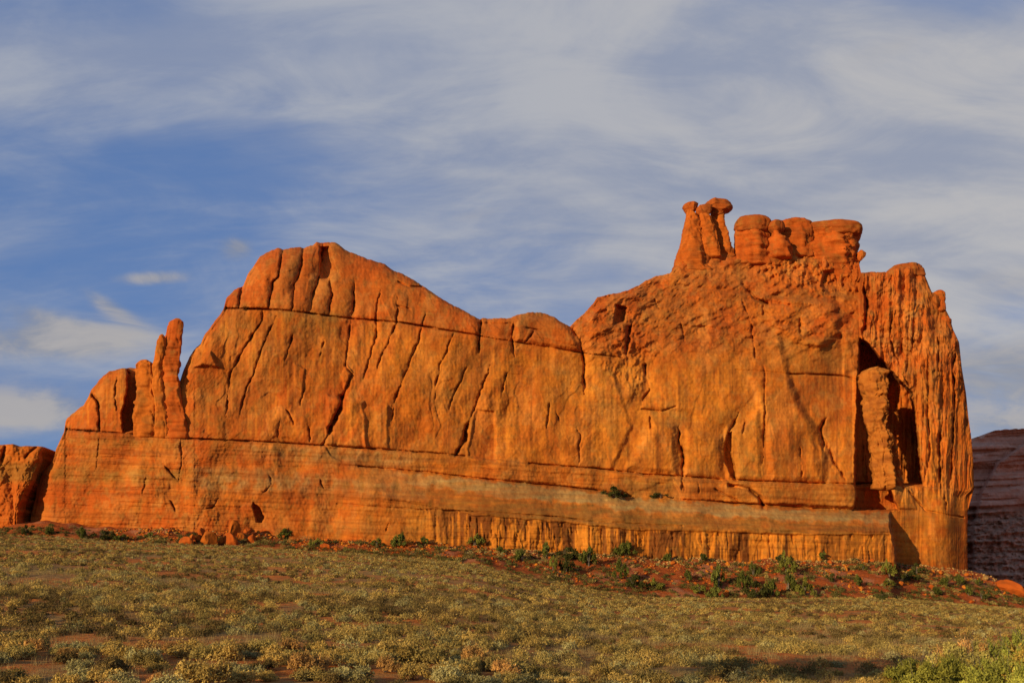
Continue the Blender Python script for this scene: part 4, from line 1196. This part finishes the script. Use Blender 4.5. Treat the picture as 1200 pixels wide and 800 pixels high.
rr = np.random.default_rng(12)
cnt = 0
small_px = []
while cnt < 270:
    u = rr.uniform(170, 1195)
    if u < 520 and rr.random() < 0.5: continue
    b = float(pl(u, BASE)); f = float(pl(u, FOOT))
    q = rr.random() ** (2.3 if u < 1050 else 1.5)
    v = b + 3.5 + q * (f - b) * 0.85
    if u < 420: v = b + rr.uniform(0, 7)
    w = 1.9 + 4.6 * rr.random() ** 3.0
    if u > 1050: w *= 1.25
    o = rock(u, v, w, w * rr.uniform(0.45, 0.9), name='loose_rock')
    tag(o, 'loose orange rock in the rubble band along the foot of the cliff', 'rock', 'loose rocks along the cliff foot')
    cnt += 1


def rubble_stuff():
    N = 11000
    Ps = []; Fs = []; Ts = []; base = 0
    shapes = [rock_shape(IV1, 900 + i) for i in range(6)]
    u = rr.uniform(120, 1240, N)
    yb = Ybase(u); yf = Yfoot(u)
    q = rr.random(N) ** 1.8
    Y = yb - 0.5 - q * (yb - yf) * 1.05
    X = (u - 600) / FPX * Y / (math.cos(PITCH) - math.sin(PITCH) * (400 - 660) / FPX)
    dens = fbm(X / 12, Y / 12, 5.5, 3)
    keep = (dens + 0.9 * (1 - q) > 0.35)
    X, Y = X[keep], Y[keep]
    Z = ground_z(X, Y)
    S = 0.14 + 0.55 * rr.random(len(X)) ** 3
    cols = [C_RED, C_BASE, C_RED * 0.8, C_DRK * 1.3, C_YEL, C_GRY]
    for i in range(len(X)):
        s = shapes[i % 6]
        a = rr.uniform(0, 6.28); c, d = math.cos(a), math.sin(a)
        P = s * np.array([S[i], S[i] * 0.8, S[i] * 0.6])
        P = np.stack([P[:, 0] * c - P[:, 1] * d, P[:, 0] * d + P[:, 1] * c, P[:, 2]], -1) + (X[i], Y[i], Z[i])
        Ps.append(P); Fs.append(IF1 + base); base += len(P)
        t = np.empty((len(P), 3)); t[:] = cols[rr.integers(0, 6)] if q[keep][i] > 0.12 or X[i] < 0 else C_GRY * rr.uniform(0.8, 1.5); Ts.append(t)
    o = make_mesh('rubble', np.concatenate(Ps), np.concatenate(Fs), M_BOULD, tint=np.concatenate(Ts), smooth=False)
    tag(o, 'small broken stones scattered over the red slope below the cliff', 'rubble', kind='stuff')


rubble_stuff()

# ------------------------------------------------------------------ shrubs
def leaf_cloud(C, rad, hgt, nl, ls, colr, r, clump=True, spiky=0.6):
    """triangular leaves for many shrubs at once. C (N,3), rad/hgt/ls (N,), colr (N,3)"""
    N = len(C)
    idx = np.repeat(np.arange(N), nl)
    M = len(idx)
    a = r.uniform(0, 2 * np.pi, M)
    el = np.arcsin(r.uniform(-0.05, 1, M))
    rr_ = r.uniform(0.35, 1.0, M) ** 0.5
    if clump:                                  # uneven outline: lobes differ from shrub to shrub
        ph = r.uniform(0, 6.28, (N, 3))[idx]
        rr_ *= 0.78 + 0.26 * np.sin(3 * a + ph[:, 0]) * np.cos(2.3 * el * 2 + ph[:, 1]) + 0.16 * np.sin(7 * a + ph[:, 2])
    d = np.stack([np.cos(a) * np.cos(el), np.sin(a) * np.cos(el), np.sin(el)], -1)
    P = C[idx] + d * rr_[:, None] * np.stack([rad[idx], rad[idx], hgt[idx]], -1)
    ax = d + spiky * r.normal(size=(M, 3)) + np.array([0, 0, 0.35])
    shell = r.random(M) < 0.65            # most leaves lie in the surface of the clump, the rest stick out of it
    up = np.array([0, 0, 1.0]) - d * d[:, 2:3] + 0.5 * r.normal(size=(M, 3))
    ax = np.where(shell[:, None], up, ax)
    ax /= np.linalg.norm(ax, axis=1)[:, None]
    nn = np.where(shell[:, None], d + 0.35 * r.normal(size=(M, 3)), r.normal(size=(M, 3)))
    sd = np.cross(ax, nn); sd /= np.linalg.norm(sd, axis=1)[:, None] + 1e-6
    L = (ls[idx] * r.uniform(0.6, 1.4, M))[:, None]
    w = L * 0.42
    V = np.stack([P - ax * L * 0.5 - sd * w * 0.5, P - ax * L * 0.3 + sd * w * 0.6, P + ax * L * 0.6], 1).reshape(-1, 3)
    F = np.arange(3 * M).reshape(-1, 3)
    t = colr[idx] * r.uniform(0.75, 1.25, (M, 1))
    T = np.repeat(t, 3, 0)
    return V, F, T


SAGE = 1.28 * np.array([[0.30, 0.215, 0.060], [0.29, 0.24, 0.090], [0.36, 0.235, 0.060], [0.20, 0.14, 0.040], [0.33, 0.215, 0.055], [0.13, 0.085, 0.028], [0.34, 0.18, 0.052]])


def sage_cols(X, Y, r):
    k = np.clip((0.5 + 0.9 * fbm(X / 18, Y / 18, 7.5, 3) + r.normal(0, 0.38, len(X))) * 6, 0, 5.99).astype(int)
    c = SAGE[k] * r.uniform(0.62, 1.25, (len(X), 1))
    return c


rg = np.random.default_rng(21)
# candidate positions over the field
def field_points():
    cand = []
    for (ya, yb, dens) in ((26, 60, 1.5), (60, 130, 1.2), (130, 365, 0.8)):
        area = 0.76 * 2 * 0.5 * (yb ** 2 - ya ** 2) * 1.05
        n = int(area * dens)
        Y = np.sqrt(rg.uniform(ya ** 2, yb ** 2, n)); X = Y * rg.uniform(-0.76, 0.76, n)
        cand.append(np.stack([X, Y], -1))
    n = 9000
    Y = rg.uniform(285, 365, n); X = Y * rg.uniform(-0.56, 0.56, n)
    uu = 600 + X / Y * FPX * 1.024
    k = (Y > Yfoot(uu)) & (fbm(X / 14, Y / 9, 91.0, 3) + 0.3 * ((uu > 850) & (uu < 955)) > 0.12)
    cand.append(np.stack([X[k], Y[k]], -1))
    c = np.concatenate(cand)
    u = 600 + c[:, 0] / c[:, 1] * FPX * 1.024
    yf = Yfoot(u)
    d = fbm(c[:, 0] / 5, c[:, 1] / 7, 11.0, 3) + 0.35 * fbm(c[:, 0] / 34, c[:, 1] / 34, 13.0, 2)
    keep = ((d > np.where(c[:, 1] < 75, -0.26, -0.06)) & (c[:, 1] < yf + 1 + 9 * d)) | ((rg.random(len(c)) < 0.5) & (d > -0.05))
    # shrubs keep their distance from one another
    cell = {}
    for i in np.argsort(rg.random(len(c))):
        if not keep[i]: continue
        x, y = c[i]; g = (int(x // 0.9), int(y // 0.9)); ok = True
        for a in (-1, 0, 1):
            for b in (-1, 0, 1):
                for (x2, y2) in cell.get((g[0] + a, g[1] + b), ()):
                    if (x - x2) ** 2 + (y - y2) ** 2 < (0.62 if y < 80 else 1.15): ok = False
        if ok: cell.setdefault(g, []).append((x, y))
        else: keep[i] = False
    keep = keep & (c[:, 1] < Ybase(u) - 1.5)
    # strip of thin cover beneath the rock pile, bare patch at lower right
    bx, by, _ = ground_hit(970, 780)
    bare = (np.abs(c[:, 0] - bx) < 3.8) & (np.abs(c[:, 1] - by) < 5.5) & (rg.random(len(c)) < 0.8)
    return c[keep & ~bare]


pts = field_points()
pts = pts[np.argsort(pts[:, 1])]
nvis = []
near_i = [i for i in range(len(pts)) if abs(pts[i, 0]) < pts[i, 1] * 0.53 + 0.5][:300]
near_set = np.zeros(len(pts), bool); near_set[near_i] = True
pts_near = pts[near_set]; pts_far = pts[~near_set]

SAGE_MESH = []
for s in range(10):
    r = np.random.default_rng(300 + s)
    # branches: sub clumps of leaves so the outline is uneven
    k = r.integers(7, 12)
    a = r.uniform(0, 6.28, k); q = r.uniform(0.1, 0.62, k)
    C = np.stack([np.cos(a) * q, np.sin(a) * q, r.uniform(0.10, 0.38, k) * (1.2 - q)], -1)
    rd = r.uniform(0.22, 0.42, k); hg = r.uniform(0.30, 0.58, k)
    col0 = SAGE[s % 7]
    cl = np.clip(col0[None] * r.uniform(0.8, 1.2, (k, 1)), 0, 1)
    V, F, T = leaf_cloud(C, rd, hg, 330, np.full(k, 0.085), cl, r, spiky=0.45)
    # woody stems
    sv = []; sf = []; b = len(V)
    for c in C:
        p0 = np.array([0, 0, -0.05]); p1 = c + np.array([0, 0, 0.2]); sdv = np.array([0.014, 0.0, 0])
        n0 = b + len(sv)
        sv += [p0 - sdv, p0 + sdv, p1]; sf.append((n0, n0 + 1, n0 + 2))
        sv += [p0 - sdv[[1, 0, 2]], p0 + sdv[[1, 0, 2]], p1]; sf.append((n0 + 3, n0 + 4, n0 + 5))
    V = np.concatenate([V, np.array(sv)]); F = np.concatenate([F, np.array(sf)]); T = np.concatenate([T, np.full((len(sv), 3), 0.12)])
    V[:, 2] = np.maximum(V[:, 2], -0.06)
    ob = make_mesh('sagebrush', V, F, M_LEAF, tint=T, smooth=False)
    SAGE_MESH.append(ob.data); bpy.data.objects.remove(ob)

zz = ground_z(pts_near[:, 0], pts_near[:, 1])
for i, (x, y) in enumerate(pts_near):
    o = bpy.data.objects.new('sagebrush', SAGE_MESH[random.randrange(10)]); COL.objects.link(o)
    s = random.uniform(0.5, 1.05) * (1.25 if random.random() < 0.12 else 1.0)
    o.location = (x, y, zz[i] - 0.02); o.scale = (s, s, s * random.uniform(0.62, 0.95)); o.rotation_euler = (0, 0, random.uniform(0, 6.28))
    tag(o, 'grey green sagebrush clump in the near rows of the desert field', 'shrub', 'sagebrush clumps nearest the viewer')


def far_sage():
    Vs = []; Fs = []; Ts = []; b = 0
    for (ya, yb, nl, ls) in ((0, 75, 480, 0.10), (75, 120, 230, 0.14), (120, 200, 110, 0.20), (200, 400, 60, 0.27)):
        m = (pts_far[:, 1] >= ya) & (pts_far[:, 1] < yb)
        p = pts_far[m]
        if not len(p): continue
        n = len(p)
        rad = rg.uniform(0.32, 0.80, n) * (1 + 0.35 * (rg.random(n) < 0.15)); onslope = p[:, 1] > Yfoot(600 + p[:, 0] / p[:, 1] * FPX * 1.024)
        rad = np.where(onslope, rad * rg.uniform(1.2, 2.9, n), rad); h = rad * rg.uniform(0.6, 0.95, n)
        C = np.stack([p[:, 0], p[:, 1], ground_z(p[:, 0], p[:, 1])], -1)
        cc = sage_cols(p[:, 0], p[:, 1], rg)
        gr = onslope & (rg.random(n) < 0.75)
        cc[gr] = np.array([0.125, 0.105, 0.028]) * rg.uniform(0.6, 1.4, (gr.sum(), 1))
        m1 = ~onslope
        V, F, T = leaf_cloud(C[m1], rad[m1], h[m1], nl, np.full(m1.sum(), ls), cc[m1], rg)
        if onslope.any():
            V2, F2, T2 = leaf_cloud(C[onslope], rad[onslope], h[onslope], 130, np.full(onslope.sum(), 0.34), cc[onslope], rg)
            F = np.concatenate([F, F2 + len(V)]); V = np.concatenate([V, V2]); T = np.concatenate([T, T2])
        Vs.append(V); Fs.append(F + b); Ts.append(T); b += len(V)
    o = make_mesh('sagebrush_cover', np.concatenate(Vs), np.concatenate(Fs), M_LEAF, tint=np.concatenate(Ts), smooth=False)
    tag(o, 'sagebrush spreading over the desert field up to the red slope', 'sagebrush', kind='stuff')
    print('far sage faces', b // 3)


far_sage()


def dry_grass():
    Vs = []; b = 0
    n = 14000
    Y = np.sqrt(rg.uniform(22 ** 2, 110 ** 2, n)); X = Y * rg.uniform(-0.56, 0.56, n)
    d = fbm(X / 12, Y / 12, 31.0, 3)
    k = (d + 0.35 * rg.random(n) > 0.05)
    X, Y = X[k], Y[k]; Z = ground_z(X, Y)
    nb = 16
    idx = np.repeat(np.arange(len(X)), nb); M = len(idx)
    wide = np.clip(Y[idx] / 40, 1, 2.6)
    p = np.stack([X[idx] + rg.normal(0, 0.13, M), Y[idx] + rg.normal(0, 0.13, M), Z[idx] - 0.02], -1)
    h = rg.uniform(0.12, 0.36, M)
    tip = p + np.stack([rg.normal(0, 0.10, M), rg.normal(0, 0.10, M), h], -1)
    a = rg.uniform(0, 6.28, M); w = 0.007 * wide
    s = np.stack([np.cos(a) * w, np.sin(a) * w, 0 * a], -1)
    V = np.stack([p - s, p + s, tip], 1).reshape(-1, 3)
    T = np.repeat(np.array([0.40, 0.28, 0.11]) * rg.uniform(0.6, 1.15, (M, 1)), 3, 0)
    o = make_mesh('dry_grass', V, np.arange(3 * M).reshape(-1, 3), M_GRASS, tint=T, smooth=False)
    tag(o, 'dry tan grass between the sagebrush', 'grass', kind='stuff')


dry_grass()

# ------------------------------------------------------------------ green shrubs with stems
def stems_mesh(r, k, spread, height, thick, name='stem'):
    V = []; F = []
    for q in range(k):
        a = r.uniform(0, 6.28); sp = r.uniform(0.1, 1) * spread
        pts = [np.array([0.03 * math.cos(a), 0.03 * math.sin(a), -0.15])]
        for j in range(1, 5):
            t = j / 4
            pts.append(np.array([math.cos(a) * sp * t, math.sin(a) * sp * t, height * t ** 0.8]) + r.normal(0, 0.04 * height, 3) * t)
        for j in range(4):
            r0 = thick * (1 - j / 4.4); r1 = thick * (1 - (j + 1) / 4.4)
            n0 = len(V)
            for (pp, rd) in ((pts[j], r0), (pts[j + 1], r1)):
                for w in range(5):
                    V.append(pp + rd * np.array([math.cos(w * 1.2566), math.sin(w * 1.2566), 0]))
            for w in range(5):
                F.append((n0 + w, n0 + (w + 1) % 5, n0 + 5 + (w + 1) % 5, n0 + 5 + w))
    return np.array(V), np.array(F)


GREEN = [np.array([0.100, 0.103, 0.020]), np.array([0.155, 0.145, 0.025]), np.array([0.066, 0.066, 0.017]), np.array([0.17, 0.15, 0.035])]
BUSH = []      # unit bushes: radius 1, height 1
for s in range(8):
    r = np.random.default_rng(500 + s)
    k = r.integers(9, 14)
    a = r.uniform(0, 6.28, k); q = r.uniform(0.0, 0.85, k)
    C = np.stack([np.cos(a) * q, np.sin(a) * q, r.uniform(0.05, 0.68, k) * (1.15 - 0.7 * q)], -1)
    rd = r.uniform(0.16, 0.36, k); hg = r.uniform(0.20, 0.40, k)
    cl = GREEN[s % 4][None] * r.uniform(0.75, 1.3, (k, 1))
    V, F, T = leaf_cloud(C, rd, hg, 110, np.full(k, 0.14), cl, r, spiky=0.9)
    ob = make_mesh('foliage', V, F, M_LEAF, tint=T, smooth=False)
    V2, F2 = stems_mesh(r, 7, 0.55, 0.7, 0.022)
    ob2 = make_mesh('stem', V2, F2, M_WOOD)
    BUSH.append((ob.data, ob2.data)); bpy.data.objects.remove(ob); bpy.data.objects.remove(ob2)


def bush(loc, rad, h, k, name='green_shrub', rz=0):
    root = empty(name, loc)
    for nm, me in zip(('foliage', 'stem'), BUSH[k]):
        o = bpy.data.objects.new(nm, me); COL.objects.link(o); o.parent = root
        o.scale = (rad, rad, h); o.rotation_euler = (0, 0, rz)
    return root


# px, py of the foot, width px, height px, tone
BUSHES = [(30, 627, 10, 10, 2, 'small dark shrub at the foot of the left outcrop, leftmost of the green shrubs'), (55, 626, 12, 9, 0, 'green shrub below the dark gap between outcrop and cliff'),
          (95, 631, 13, 11, 0, 'rounded green shrub at the foot of the left buttress, left one of two'), (118, 632, 20, 10, 2, 'wide dark shrub at the foot of the left buttress, right one of two'),
          (143, 634, 16, 7, 0, 'low shrub right of the wide dark one at the buttress foot'), (175, 630, 9, 7, 0, 'little green shrub between the buttress shrubs and the rock pile'),
          (335, 631, 16, 10, 0, 'green shrub between the boulder pile and the square block'), (370, 640, 12, 8, 1, 'light green shrub beside the low red boulder'),
          (442, 640, 12, 8, 0, 'small shrub left of the tall grey green shrub at the cliff foot'), (470, 640, 18, 15, 0, 'tall grey green shrub under the small crack at the cliff foot'), (497, 638, 10, 8, 0, 'little shrub right of the tall grey green shrub'),
          (556, 640, 15, 12, 1, 'bright green shrub against the first orange streaks of the lower cliff'), (585, 648, 10, 7, 0, 'low shrub in the rubble right of the bright green one'),
          (612, 657, 15, 13, 0, 'pair sized green shrub on rubble under the streaked face'), (640, 652, 13, 14, 0, 'upright green shrub close under the streaked face'), (648, 668, 10, 14, 1, 'slim yellow green shrub in front of the shaded hollow'),
          (664, 670, 14, 16, 2, 'dark shrub standing in the shaded hollow'), (663, 655, 20, 13, 2, 'dark wide shrub above the shaded hollow'), (690, 663, 18, 18, 0, 'tall shrub on the right rim of the shaded hollow'),
          (733, 650, 20, 15, 0, 'big round shrub pressed against the streaked face'), (728, 678, 14, 18, 0, 'upright green shrub on the upper red slope'), (743, 688, 17, 13, 2, 'dark round shrub low on the red slope, left of its lighter neighbour'),
          (768, 652, 10, 20, 1, 'slim tall shrub against the streaked face'), (785, 657, 13, 9, 0, 'low shrub right of the slim tall one'), (768, 690, 18, 10, 1, 'light low shrub beside the dark round one on the red slope'),
          (822, 656, 11, 8, 0, 'small shrub at the face right of the slim tall shrub'), (806, 680, 12, 10, 0, 'single shrub on bare red soil left of the thicket'), (820, 695, 17, 9, 1, 'low pale shrub at the left end of the thicket'),
          (842, 690, 18, 22, 0, 'tall shrub at the upper left of the thicket'), (836, 700, 16, 13, 0, 'bushy shrub in the lower left corner of the thicket'), (872, 690, 16, 17, 0, 'rounded shrub in the middle of the thicket'),
          (883, 674, 13, 14, 0, 'shrub above the thicket under the cliff'), (885, 700, 24, 14, 2, 'broad dark shrub in the lower middle of the thicket'), (905, 698, 20, 18, 0, 'full green shrub in the lower right middle of the thicket'),
          (922, 672, 16, 20, 1, 'light green upright shrub above the right half of the thicket'), (924, 692, 16, 20, 0, 'tall green shrub in the right half of the thicket'), (943, 697, 16, 17, 1, 'light green shrub at the right end of the thicket'),
          (915, 660, 20, 10, 2, 'dark flat shrub right under the cliff above the thicket'), (964, 656, 16, 9, 0, 'low wide shrub under the cliff right of the thicket'), (978, 681, 12, 9, 2, 'dark round shrub on red soil right of the thicket'),
          (1006, 686, 11, 10, 0, 'round green shrub on red soil between two darker ones'), (1012, 668, 8, 8, 0, 'small shrub above the round green one'), (1034, 704, 9, 10, 2, 'dark shrub low on the red slope below the pale boulders'),
          (1042, 675, 12, 16, 1, 'yellow green shrub among the pale boulders'), (1041, 686, 10, 7, 1, 'low yellow green shrub under the upright one by the pale boulders'), (1066, 679, 16, 9, 2, 'dark flat shrub right of the pale boulders'),
          (1074, 672, 14, 10, 2, 'dark shrub between the pale boulders and the cliff corner'), (1110, 686, 13, 10, 0, 'green shrub under the corner of the cliff, left one of two'), (1125, 684, 12, 9, 0, 'green shrub under the corner of the cliff, right one of two'),
          (1095, 696, 13, 8, 0, 'low shrub on the red slope below the cliff corner'), (1135, 697, 12, 8, 0, 'shrub on red soil below the right end of the cliff'), (1150, 701, 12, 9, 2, 'dark shrub furthest right on the red slope'),
          (1148, 686, 9, 7, 0, 'small shrub on the stony ridge right of the cliff')]
for k, (px, py, w, h, tone, lb) in enumerate(BUSHES):
    x, y, z = ground_hit(px, py)
    s = y / FPX
    b_ = bush((x, y, z - 0.1), w * s * 0.80, h * s * 1.35, (tone + 4 * (k % 2)), rz=k * 1.3)
    tag(b_, lb, 'shrub', 'green shrubs along the cliff foot')
# two shrubs growing on the rock bench
for px, py, w, h, k, lb in ((721, 582, 30, 12, 2, 'dark green bush growing on the rock ledge half way along the cliff'), (774, 582, 22, 6, 6, 'low sparse bush on the rock ledge right of the larger ledge bush')):
    y = face_Y(px, py - 1) - 0.8
    X, Y, Z = at(px, py, y)
    s = y / FPX
    tag(bush((float(X), float(Y), float(Z) - 0.3), w * s * 0.62, h * s * 1.2, k, name='ledge_bush'), lb, 'shrub')

# big rabbitbrush in the lower right corner, close by
def big_bush(px, Y, top_py, rad, seed, colr, label):
    r = np.random.default_rng(seed)
    X = (px - 600) / FPX * Y
    z0 = float(ground_z(X, Y))
    ztop = float(at(px, top_py, Y)[2]); h = ztop - z0
    root = empty('rabbitbrush', (X, Y, z0))
    k = 64
    a = r.uniform(0, 6.28, k); q = np.sqrt(r.uniform(0.0, 1, k)) * 0.85 * rad
    C = np.stack([np.cos(a) * q, np.sin(a) * q, h * r.uniform(0.15, 0.80, k) * (1.0 - 0.35 * (q / rad) ** 2)], -1)
    rd = r.uniform(0.2, 0.42, k); hg = r.uniform(0.28, 0.6, k)
    cl = colr[None] * r.uniform(0.65, 1.35, (k, 1)) * np.where(r.random((k, 1)) < 0.25, np.array([[1.25, 0.85, 1.0]]), 1.0)
    V, F, T = leaf_cloud(C, rd, hg, 620, np.full(k, 0.075), cl, r, spiky=0.4)
    o = make_mesh('foliage', V, F, M_LEAF, tint=T, smooth=False, parent=root)
    V2, F2 = stems_mesh(r, 26, rad * 0.95, h * 0.98, 0.010)
    make_mesh('stem', V2, F2, M_WOOD, parent=root)
    tag(root, label, 'shrub', 'large shrubs in the lower right corner')


YG = np.array([0.34, 0.31, 0.050]); TAN = np.array([0.40, 0.28, 0.10]); GN = np.array([0.19, 0.21, 0.035])
big_bush(1066, 31, 758, 1.35, 1, YG, 'yellow green shrub at the left of the big bushes in the lower right corner')
big_bush(1118, 33, 738, 1.5, 2, TAN * 0.5 + YG * 0.5, 'tall tan and green shrub in the middle of the lower right bushes')
big_bush(1180, 32, 722, 1.35, 3, GN * 0.5 + YG * 0.5, 'tallest green shrub at the right edge of the picture')
big_bush(1148, 28, 762, 1.2, 4, YG * 0.7 + GN * 0.3, 'bright shrub in front of the tall ones in the lower right corner')
big_bush(1206, 27, 752, 1.1, 5, GN, 'dark green shrub cut off by the right edge of the picture')

# unseen tree added behind the viewer to shade the open patch at lower right
def shadow_tree(X, Y, h, seed):
    r = np.random.default_rng(seed)
    z0 = float(ground_z(X, Y))
    root = empty('added_shadow_tree', (X, Y, z0))
    k = 130
    a = r.uniform(0, 6.28, k); q = np.sqrt(r.uniform(0, 1, k)) * 4.6
    C = np.stack([np.cos(a) * q, np.sin(a) * q, h - 1.9 + r.uniform(-1, 1, k) * 1.5 * (1 - 0.3 * q / 4.6)], -1)
    V, F, T = leaf_cloud(C, r.uniform(0.5, 0.9, k), r.uniform(0.4, 0.7, k), 260, np.full(k, 0.2), GREEN[2][None] * r.uniform(0.8, 1.3, (k, 1)), r)
    make_mesh('crown', V, F, M_LEAF, tint=T, smooth=False, parent=root)
    V2, F2 = stems_mesh(r, 11, 3.4, h - 1.2, 0.22)
    make_mesh('trunk', V2, F2, M_WOOD, parent=root)
    tag(root, 'unseen spreading tree added behind the viewer to cast the lower right shadow', 'tree')


tx, ty, _ = ground_hit(965, 784)
K = 72.0
shadow_tree(tx + K * to_sun[0] / math.cos(SUN_EL), ty + K * to_sun[1] / math.cos(SUN_EL), 18.4, 77)
